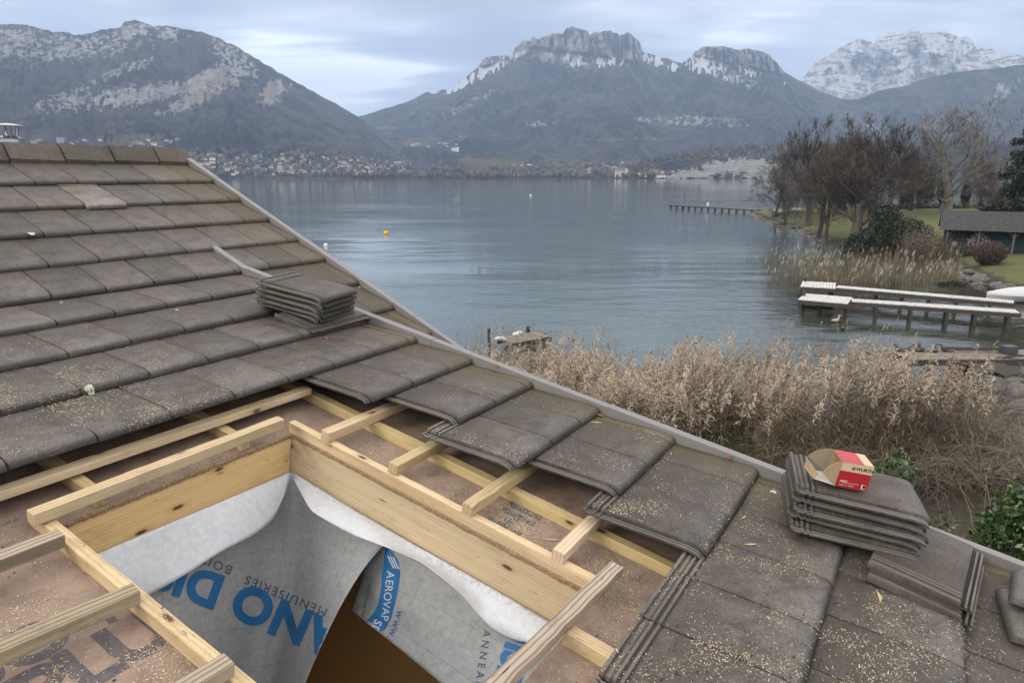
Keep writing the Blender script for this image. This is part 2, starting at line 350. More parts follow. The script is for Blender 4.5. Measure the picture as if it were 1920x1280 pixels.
# ------------------------------------------------------------------ lake
def water(t):
    P = coord(t); x, y, z = t.sep(P)
    dist = t.vmath('LENGTH', t.sc(P, (1, 1, 0)))
    pv = t.sc(P, (.8, 1.25, 1))
    n1 = t.noise(pv, 1.1, 4, .6, .4); n2 = t.noise(t.sc(P, (.35, .8, 1)), .45, 4, .55, .3); n3 = t.noise(pv, 5.0, 3, .6)
    patch = t.mr(t.noise(t.sc(P, (.4, 1., 1)), .035, 4, .55), .42, .60, .10, 1.0)
    far = t.mr(dist, 60, 500, 1.0, .22)
    h = t.math('ADD', t.math('MULTIPLY', n1, .35), t.math('ADD', t.math('MULTIPLY', n2, 1.0), t.math('MULTIPLY', n3, .04)))
    h = t.math('MULTIPLY', h, t.math('MULTIPLY', patch, far))
    b = t.bump(h, 1.0, .12)
    shal = t.attr('shallow', 'Fac'); nb = t.noise(P, .5, 5, .6)
    c = t.mix(shal, (.085, .118, .115), t.mix(t.mr(nb, .35, .65), (.030, .036, .024), (.055, .060, .040)))
    t.bsdf(c, .06, b, IOR=1.42, Specular_IOR_Level=.5)
M_WATER = material('lake_water', water)
def lake():
    xs = np.concatenate([-np.geomspace(60, 9000, 24)[::-1], np.linspace(-55, 55, 56), np.geomspace(60, 9000, 24)])
    ys = np.concatenate([np.linspace(-40, 110, 76), np.geomspace(115, 4200, 30)])
    X, Y = np.meshgrid(xs, ys, indexing='ij'); P = np.stack([X, Y, 0*X], -1).reshape(-1, 3)
    shore = np.interp(Y, [0, 14, 22, 30, 40, 50, 60, 80], [8, 10, 14, 18, 20, 22, 24, 28])
    sh = np.clip(1-(shore-X)/13., 0, 1)*np.clip((75-Y)/20., 0, 1); sh = np.maximum(sh, np.clip((26-Y)/8., 0, 1)*.8)
    n1, n2 = X.shape; i, j = np.meshgrid(np.arange(n1-1), np.arange(n2-1), indexing='ij'); a = (i*n2+j).ravel()
    o = fastmesh('lake', P, np.stack([a, a+n2, a+n2+1, a+1], 1), M_WATER, attrs={'shallow': sh.ravel()})
    return tag(o, kind='structure')
lake()
# valley floor under and beyond the lake so that the ground reaches the horizon
M_GROUND = material('ground', lambda t: t.bsdf(t.mix(t.noise(coord(t), .3, 5), (.05, .05, .03), (.09, .08, .05)), .95))
g = MB(); g.add([(-16000, -3000, -4), (16000, -3000, -4), (16000, 16000, -4), (-16000, 16000, -4)], [(0, 1, 2, 3)]); tag(g.build('ground', M_GROUND, origin=(0, 0, -4)), kind='structure')

# ------------------------------------------------------------------ far shore: villages and woods
def surf(key, px, py):
    xs, ts, P, Y = MT[key]; i = int(np.clip(np.searchsorted(xs, px), 0, len(xs)-1)); j = int(np.argmin(abs(Y[i]-py))); return P[i, j]
def house_mesh(name, w_, d_, h_, wall, roof, two=False):
    b = MB(); X = np.array([1., 0, 0]); Yv = np.array([0, 1., 0]); Z = np.array([0, 0, 1.])
    b.box((-w_/2, -d_/2, -2), X, Yv, Z, w_, d_, h_+2)
    rh = d_*.3; e = .7
    v = [(-w_/2-e, -d_/2-e, h_-.2), (w_/2+e, -d_/2-e, h_-.2), (w_/2+e, 0, h_+rh), (-w_/2-e, 0, h_+rh), (w_/2+e, d_/2+e, h_-.2), (-w_/2-e, d_/2+e, h_-.2)]
    b.add(v, [(0, 1, 2, 3), (3, 2, 4, 5), (0, 3, 5), (1, 4, 2), (0, 5, 4, 1)], m=1)
    for k in range(3):
        for r_ in range(2 if h_ > 4 else 1): b.box((-w_/2+w_*(.15+.28*k), -d_/2-.06, .9+r_*2.8), X, Yv, Z, 1.2, .05, 1.3, m=2)
    b.box((w_*.2, d_*.1, h_), X, Yv, Z, .8, .8, rh+1., m=0)
    o = b.build(name, [wall, roof, M_PANE], origin=(0, 0, 0)); return o
M_PANE = flatmat('window_dark', (.03, .035, .04), .2)
WALLS = [flatmat('render_white', (.78, .76, .72), .9), flatmat('render_cream', (.62, .56, .45), .9), flatmat('render_ochre', (.55, .46, .35), .9)]
ROOFS = [flatmat('roof_brown', (.15, .11, .09), .9), flatmat('roof_grey', (.15, .15, .155), .9), flatmat('roof_rust', (.21, .125, .095), .9)]
protos = []
k = 0
for wl in WALLS:
    for rf in ROOFS:
        protos.append(house_mesh('far_house', 11+2*(k % 3), 9, 5 if k % 2 else 3.6, wl, rf)); k += 1
spots = []
tries = 0
while len(spots) < 262 and tries < 20000:
    tries += 1
    u_ = rng.random()
    if u_ < .70:
        x = rng.uniform(355, 770); y = rng.triangular(284+max(0, (x-560)*.1), 312, 330); key = 'mountain3'
        if y < 283+abs(x-520)*.06: continue
    elif u_ < .76: x = rng.uniform(60, 340); y = rng.uniform(262, 285); key = 'mountain3'
    elif u_ < .95:
        x = rng.uniform(960, 1200); y = rng.triangular(302, 318, 331); key = 'foothill41'
        if y < 310-(x-960)*.02: continue
    elif u_ < .97: x = rng.uniform(1160, 1240); y = rng.uniform(322, 333); key = 'foothill43'
    else: x = rng.uniform(770, 860); y = rng.uniform(268, 284); key = 'mountain11'
    if any(abs(x-a) < 4.2 and abs(y-b) < 2.2 for a, b, _ in spots): continue
    spots.append((x, y, key))
for i, (x, y, key) in enumerate(spots):
    p = surf(key, x, y); pr = protos[i % 9]
    # the wall colour decides which label is true of it
    wl = ('white', 'cream', 'ochre')[(i % 9)//3]; rf = ('brown', 'grey', 'rust')[(i % 9) % 3]
    o = pr if i < 9 else pr.copy()
    if i >= 9: C.objects.link(o)
    s = rng.uniform(.8, 1.25)*(1.0 if key == 'mountain11' else .82); o.scale = (s*rng.uniform(.8, 1.5), s, s); o.location = p; o.rotation_euler.z = rng.uniform(-.7, .7)
    side = 'left' if x < 900 else 'middle'
    tag(o, f'tiny {wl} house with {rf} roof on the {side} part of the far shore', 'house', f'{wl} houses with {rf} roofs, {side} part of far shore')
def block(px, py, key, s, label, name, wl, floors=3):
    p = surf(key, px, py); b = MB(); X = np.array([1., 0, 0]); Yv = np.array([0, 1., 0]); Z = np.array([0, 0, 1.])
    hh = floors*3.; root = empty(name, tuple(p), label, 'building')
    b.box(p+[-s/2, -s*.3, -4], X, Yv, Z, s, s*.6, hh+4); b.box(p+[s*.3, -s*.34, -4], X, Yv, Z, s*.25, s*.3, hh+7)
    b.build('wall', wl, root); r = MB()
    v = [p+np.array(q) for q in [(-s/2-1, -s*.3-1, hh), (s/2+1, -s*.3-1, hh), (s*.35, 0, hh+s*.18), (-s*.35, 0, hh+s*.18), (s/2+1, s*.3+1, hh), (-s/2-1, s*.3+1, hh)]]
    r.add(v, [(0, 1, 2, 3), (3, 2, 4, 5), (0, 3, 5), (1, 4, 2), (0, 5, 4, 1)]); r.build('roof', ROOFS[0], root)
    for f in range(floors):
        for k in range(5):
            q = MB(); q.box(p+[-s*.42+k*s*.17, -s*.3-.1, 1+3*f], X, Yv, Z, 1.4, .1, 1.7); q.build('window', M_PANE, root)
block(1163, 331, 'foothill43', 24, 'large pale chateau at the foot of the low wooded hill by the water', 'chateau', WALLS[1], 4)
block(853, 283, 'mountain11', 30, 'pale castle alone on the green spur above the far village', 'castle', WALLS[0], 4)

# woods on the far shore: countless crowns, one object each
def ico():
    t = (1+5**.5)/2; v = np.array([(-1, t, 0), (1, t, 0), (-1, -t, 0), (1, -t, 0), (0, -1, t), (0, 1, t), (0, -1, -t), (0, 1, -t), (t, 0, -1), (t, 0, 1), (-t, 0, -1), (-t, 0, 1)], float)
    v /= np.linalg.norm(v[0]); f = np.array([(0, 11, 5), (0, 5, 1), (0, 1, 7), (0, 7, 10), (0, 10, 11), (1, 5, 9), (5, 11, 4), (11, 10, 2), (10, 7, 6), (7, 1, 8), (3, 9, 4), (3, 4, 2), (3, 2, 6), (3, 6, 8), (3, 8, 9), (4, 9, 5), (2, 4, 11), (6, 2, 10), (8, 6, 7), (9, 8, 1)])
    return v, f
IV, IF = ico()
M_FARWOOD = material('far_trees', lambda t: t.bsdf(t.mix(t.mr(t.attr('tint', 'Fac'), 0, 1), (.020, .028, .018), (.13, .105, .075)), .95))
def woods(name, pts, hts, label):
    n = len(pts); V = []; TT = []
    base = np.asarray(pts); h = np.asarray(hts)
    Vv = IV[None]*(1+.35*(rng.random((n, 12, 1))-.5)*2)*np.stack([h*.38, h*.38, h*.55], -1)[:, None]
    Vv = Vv+base[:, None]+np.array([0, 0, 1.])*(h*.45)[:, None, None]
    F = (IF[None]+(np.arange(n)*12)[:, None, None]).reshape(-1, 3)
    tt = np.repeat(rng.random(n), 12)
    o = fastmesh(name, Vv.reshape(-1, 3), F, M_FARWOOD, attrs={'tint': tt}); tag(o, label, 'woodland', kind='stuff'); return o
pts = []; hs = []
for _ in range(7000):
    u_ = rng.random()
    if u_ < .42:
        x = rng.uniform(60, 860); y = rng.uniform(286, 333)
        if x > 740 and rng.random() < .5: y = rng.uniform(312, 333)
        if fbm(np.array([x/22.]), np.array([y/5.]), 3, 5)[0] < .47: continue
        key = 'mountain3'; h = rng.uniform(6, 15)
    elif u_ < .80:
        x = rng.uniform(775, 1250); y = rng.uniform(296, 334)
        if y < 318 and 830 < x < 985: continue
        if fbm(np.array([x/20.]), np.array([y/6.]), 3, 8)[0] < .42: continue
        key = 'foothill41'; h = rng.uniform(7, 16)
    else:
        x = rng.uniform(1130, 1480); y = rng.uniform(272, 334)
        if y > 300 and x > 1235: continue
        key = 'foothill43'; h = rng.uniform(5, 10)
    xs, ts, P, Y = MT[key]
    if y < Y[int(np.clip(np.searchsorted(xs, x), 0, len(xs)-1)), -1]: continue
    pts.append(surf(key, x, y)); hs.append(h)
woods('far_woodland', pts, hs, 'distant woodland and gardens between the villages along the far shore')

# ------------------------------------------------------------------ the house roof: two slopes (upper A steep, lower B shallow) meeting at a break line
YAW, PA_, PB_ = 0.563316, 0.423651, 0.181695; S_ = 1.2
eu = np.array([math.sin(YAW), math.cos(YAW), 0]); sh_ = np.array([math.cos(YAW), -math.sin(YAW), 0])
eB = sh_*math.cos(PB_)-np.array([0, 0, math.sin(PB_)]); eA = sh_*math.cos(PA_)-np.array([0, 0, math.sin(PA_)])
nB = np.cross(eu, eB); nB *= np.sign(nB[2]); nA = np.cross(eu, eA); nA *= np.sign(nA[2])
O_ = CP+(sh_*-3.541203+np.array([0, 0, -.573952]))*S_
G_ = .414; TW = .3004
def PB(u, v, h=0.): return O_+eu*u+eB*v+nB*h
def PA(u, v, h=0.): return O_+eu*u+eA*v+nA*h
def pxB(x, y, h=0.):                     # roof coordinates on slope B, at height h above it, seen at a photo position
    r = ray(x, y); o = O_+nB*h-CP; t = (o@nB)/(r@nB); q = r*t-o; return q@eu, q@eB
def onU(x, y, u0):                       # point on the plane u = u0
    r = ray(x, y); t = ((O_+eu*u0-CP)@eu)/(r@eu); return CP+r*t
def onV(x, y, v0):                       # point on the plane v = v0 (square to slope B)
    r = ray(x, y); t = ((O_+eB*v0-CP)@eB)/(r@eB); return CP+r*t
house = empty('house', tuple(O_*[1, 1, 0]+[0, 0, .6]), 'house whose grey-brown tiled roof is half opened for a roof window', 'house')

# ---- materials
def tile_mat(name, dark=1., mossy=1.):
    def f(t):
        l = t.attr('lc'); u, v, s = t.sep(l); tint = t.attr('tint', 'Fac'); P = t.comb(u, v, t.math('MULTIPLY', s, .0)); 
        fine = t.noise(coord(t), 95, 5, .8); med = t.noise(P, 11, 6, .65, .4); big = t.noise(P, 2.3, 4, .6); str_ = t.noise(t.comb(t.math('MULTIPLY', u, 26.), t.math('MULTIPLY', v, 3.5), tint), 1, 5, .6)
        c = t.mix(t.mr(med, .36, .64), (.062, .050, .042), (.20, .172, .148))
        c = t.mix(t.math('MULTIPLY', t.mr(str_, .35, .7), .35), c, (.205, .175, .155))
        # the rounded tail of each tile is washed to bare grey concrete, the covered head side keeps a dark film
        tail = t.math('MULTIPLY', t.mr(s, .16, .04), t.mr(med, .2, .6, .3, 1.))
        c = t.mix(t.math('MULTIPLY', tail, .62), c, (.215, .20, .19))
        edge = t.math('MULTIPLY', t.mr(t.math('ADD', s, t.math('MULTIPLY', fine, .02)), .030, .014), .85); c = t.mix(edge, c, (.045, .040, .033))  # shadow line under each course, painted dark along the tail edge
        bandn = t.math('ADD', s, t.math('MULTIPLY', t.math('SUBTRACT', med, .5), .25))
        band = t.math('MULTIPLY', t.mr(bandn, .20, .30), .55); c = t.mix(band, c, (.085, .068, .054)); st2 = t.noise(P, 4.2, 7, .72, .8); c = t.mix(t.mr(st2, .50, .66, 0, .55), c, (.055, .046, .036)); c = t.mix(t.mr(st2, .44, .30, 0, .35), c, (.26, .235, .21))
        c = t.mix(t.mr(fine, .52, .62, 0, .7), c, (.035, .03, .026)); c = t.mix(t.mr(fine, .42, .30, 0, .55), c, (.33, .31, .28))
        # moss and algae, thick by the verge
        vd = t.attr('moss', 'Fac'); mn = t.noise(P, 7, 6, .7); m2 = t.noise(P, 90, 4, .7)
        mo = t.mr(t.math('ADD', t.math('MULTIPLY', vd, .55), t.math('MULTIPLY', mn, .8)), .56, .90, 0, .85*mossy)
        mo = t.math('MULTIPLY', mo, t.mr(m2, .35, .6, .45, 1.))
        c = t.mix(mo, c, t.mix(t.mr(m2, .4, .62), (.080, .064, .030), (.155, .125, .048)))
        # pale lichen dots
        vo = t.voro(P, 17, rnd=1); vo2 = t.voro(P, 6.0); nz = t.noise(P, 60, 3, .7)
        d1 = t.mr(t.math('ADD', vo, t.math('MULTIPLY', nz, .08)), .095, .075); sel = t.mr(t.noise(P, 3.1, 2, .5), .5, .62)
        c = t.mix(t.math('MULTIPLY', d1, sel), c, (.42, .42, .36))
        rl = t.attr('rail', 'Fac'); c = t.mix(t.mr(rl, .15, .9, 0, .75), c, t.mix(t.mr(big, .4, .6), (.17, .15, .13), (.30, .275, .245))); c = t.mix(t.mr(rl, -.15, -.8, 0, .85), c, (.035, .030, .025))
        tv = t.mr(tint, 0, 1, .78, 1.17); c = t.mix(1., c, t.comb(tv, tv, tv), 'MULTIPLY')
        c = t.mix(1., c, (dark*.80, dark*.80, dark*.765), 'MULTIPLY')
        pits = t.mr(t.voro(coord(t), 130), .0, .35); 
        b = t.bump(t.math('ADD', t.math('MULTIPLY', fine, 1.), t.math('MULTIPLY', pits, .35)), .8, .004); b = t.bump(med, .35, .006, b)
        t.bsdf(c, t.mr(med, .3, .7, .55, .8), b, Specular_IOR_Level=.55)
    return material(name, f)
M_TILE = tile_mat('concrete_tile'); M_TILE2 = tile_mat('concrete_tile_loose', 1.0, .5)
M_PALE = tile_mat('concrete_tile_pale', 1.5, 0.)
def wood_mat(name, c1, c2, c3, grain=1., grey=0., knots=True):
    def f(t):
        l = t.attr('lc'); tint = t.attr('tint', 'Fac'); l2 = t.vmath('ADD', l, t.comb(t.math('MULTIPLY', tint, 31.), 0., 0.))
        st = t.sc(l2, (1.6, 26, 26)); n = t.noise(st, 1.2, 6, .6, .6); n2 = t.noise(t.sc(l2, (5, 160, 160)), 1., 4, .7)
        wv = t.n('ShaderNodeTexWave', Scale=1.1, Distortion=5.5, Detail=3., _wave_type='BANDS', _bands_direction='Y'); wv.inputs['Detail Scale'].default_value = .6
        t.set(wv, 'Vector', t.sc(l2, (1.1, 17, 17)))
        wf = wv.outputs['Fac']
        c = t.mix(t.mr(n, .3, .7), c1, c2); c = t.mix(t.math('MULTIPLY', t.mr(wf, .55, .95), .45*grain), c, c3)
        c = t.mix(t.mr(n2, .5, .75, 0, .35), c, c3)
        if knots:
            kv = t.voro(t.sc(l2, (4.2, 11, 11)), 1.); kk = t.mr(kv, .13, .07)
            kr = t.mr(kv, .32, .1, 0, .45); c = t.mix(kr, c, c3); c = t.mix(kk, c, (.13, .055, .025))
            nv = t.voro(t.sc(l2, (1.9, 16, 16)), 1.); sp2 = t.noise(t.sc(l2, (14, 60, 60)), 1, 3, .6); c = t.mix(t.mr(nv, .055, .035), c, (.05, .04, .035)); c = t.mix(t.mr(sp2, .66, .74, 0, .6), c, (.14, .09, .05))
        dirt = t.noise(t.sc(l2, (6, 10, 10)), 1, 6, .7); c = t.mix(t.mr(dirt, .55, .75, 0, .35+grey), c, (.16, .12, .085))
        tv = t.mr(tint, 0, 1, .85, 1.12); c = t.mix(1., c, t.comb(tv, tv, t.math('MULTIPLY', tv, tv)), 'MULTIPLY')
        b = t.bump(t.math('ADD', n2, t.math('MULTIPLY', wf, .6)), .5*grain, .002)
        t.bsdf(c, .72, b, Specular_IOR_Level=.3)
    return material(name, f)
M_BATT = wood_mat('batten_wood', (.55, .42, .25), (.70, .56, .36), (.36, .25, .13))
M_OLD = wood_mat('weathered_wood', (.36, .29, .20), (.50, .42, .31), (.14, .105, .07), 1.6, .25)
M_COUNT = wood_mat('counter_batten_wood', (.60, .45, .24), (.76, .60, .36), (.42, .29, .14))
M_BEAM = wood_mat('beam_orange', (.78, .53, .235), (.86, .64, .33), (.58, .33, .12), .5)
M_BEAM2 = wood_mat('beam_pale', (.56, .44, .27), (.68, .55, .36), (.42, .30, .17), .55)
def verge_m(t):
    P = coord(t); n = t.noise(P, 3, 4); t.bsdf(t.mix(n, (.20, .19, .18), (.25, .24, .23)), t.mr(n, .3, .7, .38, .55), Metallic=.0, Specular_IOR_Level=.6)
M_VERGE = material('verge_metal', verge_m)
def under(t):
    l = t.attr('lc'); n = t.noise(l, 2.2, 6, .6, .4); n2 = t.noise(l, 150, 3, .7); n3 = t.noise(l, 9, 6, .7)
    c = t.mix(t.mr(n, .3, .7), (.25, .18, .135), (.38, .28, .21)); c = t.mix(t.mr(n3, .46, .66, 0, .7), c, (.15, .115, .09))
    c = t.mix(t.mr(n2, .5, .8, 0, .3), c, (.38, .28, .22))
    t.bsdf(c, .75, t.bump(t.math('ADD', n2, n3), .3, .002))
M_UNDER = material('underlay_board', under)
def membr(col, col2, DUST=.7):
    def f(t):
        P = coord(t); l = t.attr('lc'); n = t.noise(P, 38, 5, .75); n2 = t.noise(P, 4, 4, .6); x, y, z = t.sep(l)
        c = t.mix(t.mr(n, .32, .68), col, col2)
        def lines(v, per, along):
            fr = t.math('ABSOLUTE', t.math('SUBTRACT', t.math('FRACT', t.math('DIVIDE', v, per)), .5))
            dash = t.math('GREATER_THAN', t.math('FRACT', t.math('MULTIPLY', along, 90.)), .45)
            return t.math('MULTIPLY', t.math('GREATER_THAN', fr, .492), dash)
        if col[0] < .5:
            ln = t.math('MAXIMUM', lines(x, .17, y), lines(y, .17, x)); c = t.mix(t.math('MULTIPLY', ln, .55), c, (.06, .07, .08))
        else:
            dn = t.noise(P, 55, 4, .7); dz = t.mr(t.math('ADD', t.math('MULTIPLY', dn, .9), t.math('MULTIPLY', t.attr('tint', 'Fac'), .32)), .70, .84, 0, DUST)
            c = t.mix(dz, c, (.33, .25, .15))
        b = t.bump(n, .15, .001); b = t.bump(n2, .12, .01, b)
        t.bsdf(c, .7, b)
    return f
M_WHITE = material('membrane_white', membr((.56, .59, .63), (.70, .725, .755), .55))
M_WHITE2 = material('membrane_white_clean', membr((.58, .62, .66), (.74, .77, .80), .0))
M_GREY = material('membrane_grey', membr((.30, .32, .33), (.44, .455, .46)))
M_BLUE = flatmat('print_blue', (.02, .165, .40), .6); M_SLATE = flatmat('print_slate', (.055, .10, .15), .7)
M_PRINT = material('board_print', lambda t: t.bsdf(t.mix(t.mr(t.noise(coord(t), 40, 5, .7), .35, .7), (.085, .075, .078), (.15, .13, .125)), .75))
M_PWHITE = flatmat('print_white', (.62, .70, .76), .6)
M_DARKWOOD = material('plasterboard_brown', lambda t: t.bsdf(t.mix(t.noise(coord(t), 3, 5), (.60, .40, .17), (.70, .50, .24)), .85))

# ---- one interlocking flat tile.  x across (0..TW), s from the tail (0) towards the head, z up
LT = .492
_S = [0, .003, .010, .022, .040, .065, .11, .19, .30, .405, .418, .421, .430, .433, .440, .443, .452, .455, .464, .467, .478, .482, .492]
def tile_top(s, rails=True):
    base = .0345-.0345*(max(s, .06)-.06)/.354
    if s < .065: base = float(np.interp(s, [0, .003, .010, .022, .040, .065], [.009, .0175, .0255, .0315, .0338, .0342]))
    if s > .415:
        base = -.004-.02*(s-.415)
        if .421-1e-6 <= s <= .430+1e-6 or .443-1e-6 <= s <= .452+1e-6 or .464 <= s-1e-6 <= .4665 or s >= .482-1e-6: base += .006
    return base
def tile_bot(s):
    if s < .065: return float(np.interp(s, [0, .010, .065], [.0045, .004, .006]))
    return .006-.036*(s-.065)/.427*1.0
def tile(mb, org, ex, es, ez, w=TW, lock=False, tint=None, uv=None, L=LT, moss=None, jit=True, s0=0.):
    """org = tail left corner; es points from tail to head"""
    tint = rng.random() if tint is None else tint
    Ss = [s for s in _S if s <= L+1e-6 and s >= s0]
    sec = [(0.0022, -.009), (.0032, -.0022), (.0065, 0), (w*.25, .0006), (w*.5, .0009), (w*.75, .0006), (w-.0065, 0), (w-.0032, -.0022), (w-.0022, -.009)]
    lk = [(-.036, -.0225), (-.036, -.0115), (-.0335, -.0085), (-.0285, -.0095), (-.0265, -.0210), (-.0205, -.0210), (-.0190, -.0100), (-.016, -.0080), (-.0120, -.0100), (-.0105, -.0215), (0.0, -.0215)]
    top = (lk if lock else [])+sec
    xb0 = .0012
    bot = [(w-.002, 0), (w*.5, 0), (xb0, 0)]+([(-.002, 1), (-.035, 1)] if lock else [])
    P = []; Lc = []; Rl = []
    bx = (uv[0] if uv else rng.random()*40); bv = (uv[1] if uv else rng.random()*40)
    nz = rng.random(2)*.0022-.0011 if jit else (0, 0)
    if jit and not lock:
        yw = rng.normal(0, .0035); ex, es = ex*math.cos(yw)+es*math.sin(yw), es*math.cos(yw)-ex*math.sin(yw); org = org+es*rng.normal(0, .0022)
    for s in Ss:
        zt = tile_top(s); zb = tile_bot(s); row = []; lr = []
        cor = .006*max(0, 1-s/.03)                     # corners of the tail are a little rounded
        for i, (x, z) in enumerate(top+bot):
            if i < len(top): zz = max(zb+.0015, zt+z)
            else: zz = zb if z == 0 else max(zb+.0005, zt-.0225)
            xx = x
            ss = s
            if s < .03 and i < len(top):
                if x > w-.012: xx = x-cor*.5
                elif not lock and x < .01: xx = x+cor*.5
            if x < -.001: ss = s+.012*(s < .3)
            row.append(org+ex*xx+es*ss+ez*(zz+nz[0]+nz[1]*(x/w-.5)*2)); lr.append((bx+x, bv-s, s))
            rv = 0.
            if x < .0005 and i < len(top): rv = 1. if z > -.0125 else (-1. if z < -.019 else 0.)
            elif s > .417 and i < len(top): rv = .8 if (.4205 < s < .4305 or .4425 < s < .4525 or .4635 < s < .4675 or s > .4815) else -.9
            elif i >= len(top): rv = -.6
            Rl.append(rv)
        P.append(row); Lc.append(lr)
    P = np.array(P); Lc = np.array(Lc); n0 = mb.n; mb.grid(P, Lc, 0, tint, True); m = P.shape[1]
    mb.f += [[n0+i for i in range(m)][::-1], [n0+(len(Ss)-1)*m+i for i in range(m)]]; mb.m += [0, 0]
    mb.moss = getattr(mb, 'moss', []); mb.moss.append(np.full(P.shape[0]*m, moss) if np.isscalar(moss) or moss is None else None)
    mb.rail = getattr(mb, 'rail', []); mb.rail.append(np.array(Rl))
    if moss is None: mb.moss[-1] = np.zeros(P.shape[0]*m)
    if callable(moss): mb.moss[-1] = moss(Lc.reshape(-1, 3))
def build_tiles(mb, name, mat, parent=None, origin=None):
    o = mb.build(name, mat, parent, smooth=False, origin=origin)
    a = o.data.attributes.new('moss', 'FLOAT', 'POINT'); a.data.foreach_set('value', np.concatenate(mb.moss).astype(np.float32))
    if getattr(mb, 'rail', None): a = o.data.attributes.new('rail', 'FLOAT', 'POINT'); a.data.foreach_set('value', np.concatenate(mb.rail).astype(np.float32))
    o.data.polygons.foreach_set('use_smooth', [True]*len(o.data.polygons))
    o.data.set_sharp_from_angle(angle=R(38)); return o
VERGE_B = 3.075; VERGE_A = 3.875
def mossB(l): return np.clip(1-(VERGE_B-l[:, 0])/.42, 0, 1)*1.0+np.clip((l[:, 1]-3.2)/2.2, 0, 1)*.42
def mossA(l): return np.clip(1-(VERGE_A-l[:, 0])/.95, 0, 1)*.8+.08
OPENL = {5: 2.254, 6: 2.404, 7: 2.254, 8: 2.404, 9: 2.254}
def rowB(k):
    ph = 2.254 if k % 2 else 2.404
    u0 = OPENL.get(k); vt = k*G_
    if k == 10: u0 = 1.502+.15-.3004*0
    if k <= 4: u0 = ph-TW*math.ceil((ph+.3)/TW)
    if k >= 10: u0 = ph-TW*(3 if k % 2 == 0 else 3)
    mb = MB(); u = u0; first = True
    while u < VERGE_B-.03:
        w_ = min(TW, VERGE_B-u)
        if not (k == 5 and False):
            tile(mb, PB(u, vt), eu, -eB, nB, w_-(.0 if w_ == TW else 0), lock=first and k >= 5, uv=(u, vt), moss=mossB, L=LT)
        first = False; u += TW
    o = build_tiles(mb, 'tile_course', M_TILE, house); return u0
ROWU = {k: rowB(k) for k in range(1, 14)}
# upper slope A
AV = {-4: -1.505, -3: -1.115, -2: -.725, -1: -.343, 0: .0, 1: .40, 2: .80, 3: 1.19, 4: 1.58, 5: 1.97}
PHA = {0: 1.823, -1: 1.966}
for k, vt in AV.items():
    ph = PHA[0] if k % 2 == 0 else PHA[-1]
    mb = MB(); u = ph-TW*math.ceil((ph+.6)/TW) if k <= 0 else ph+TW*math.ceil((3.0-ph)/TW)
    if k == 0: pass
    while u < VERGE_A-.03:
        w_ = min(TW, VERGE_A-u); L = vt-AV.get(k-1, vt-.40)+.078; L = min(L, .47)
        if k == -3 and abs(u-2.567) < .03:
            u += TW; continue
        if not (k > 0 and u+w_ < 3.12):
            if k > 0 and u < 3.12: w_ = u+w_-3.12; uu = 3.12
            else: uu = u
            tile(mb, PA(uu, vt), eu, -eA, nA, w_, uv=(uu+17, vt+9), moss=lambda l: mossA(l-[17, 9, 0]), L=L)
        u += TW
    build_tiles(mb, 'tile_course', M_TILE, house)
# the slipped, paler tile with a notched tail
mb = MB(); tile(mb, PA(2.567+.004, -1.115+.035, .006), eu, -eA, nA, TW-.012, tint=1., L=.44, moss=0.); 
tag(build_tiles(mb, 'roof_tile', M_PALE, house), 'paler grey tile slipped out of its course')
mb = MB(); tile(mb, PA(1.823-TW*0+.0, 0-.343+.343-.0, .004), eu, -eA, nA, TW-.004, tint=1., L=.40, moss=0.)

# ridge caps, back slope
ub = [2.441+.39*j for j in range(-6, 4)]+[3.93]
for i in range(len(ub)-1):
    a, b_ = ub[i], ub[i+1]-.009; mb = MB()
    P = []; L = []
    for (u, lift) in ((a, .012), (a+.008, .013), (b_-.01, .0), (b_, 0)):
        row = []; lr = []
        # cross-section: skirt down slope A, flat top, skirt on the far side; the joint leans as in overlapped caps
        for (v, h, lean) in ((-1.905, -.004, 0), (-1.907, .026+lift, 0), (-1.99, .082+lift, 0), (-2.035, .102+lift, 0), (-2.07, .085+lift, 0), (-2.17, .0, .0), (-2.17, -.06, 0)):
            row.append(PA(u+lean, v, h)); lr.append((u+30, v+.9, .24))
        P.append(row); L.append(lr)
    mb.grid(P, L, 0, rng.random()); n0 = mb.n-28
    mb.f += [[n0+j for j in range(7)][::-1], [n0+21+j for j in range(7)]]; mb.m += [0, 0]; mb.moss = [np.full(28, .35)]
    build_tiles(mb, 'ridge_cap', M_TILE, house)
rid = PA(0, -2.08, .05)
eBk = sh_*-math.cos(PA_)-np.array([0, 0, math.sin(PA_)]); nBk = np.cross(eBk, eu); nBk *= np.sign(nBk[2])
for r_ in range(8):
    mb = MB(); u = -1.2+(.15 if r_ % 2 else 0)
    while u < 3.86:
        w_ = min(TW, 3.875-u)
        tile(mb, rid+eu*(u+w_)+eBk*(.1+.40*(r_+1))+nBk*-.06, -eu, -eBk, nBk, w_, uv=(u+60, r_*.4), moss=.4, jit=False); u += TW
    build_tiles(mb, 'tile_course', M_TILE, house)

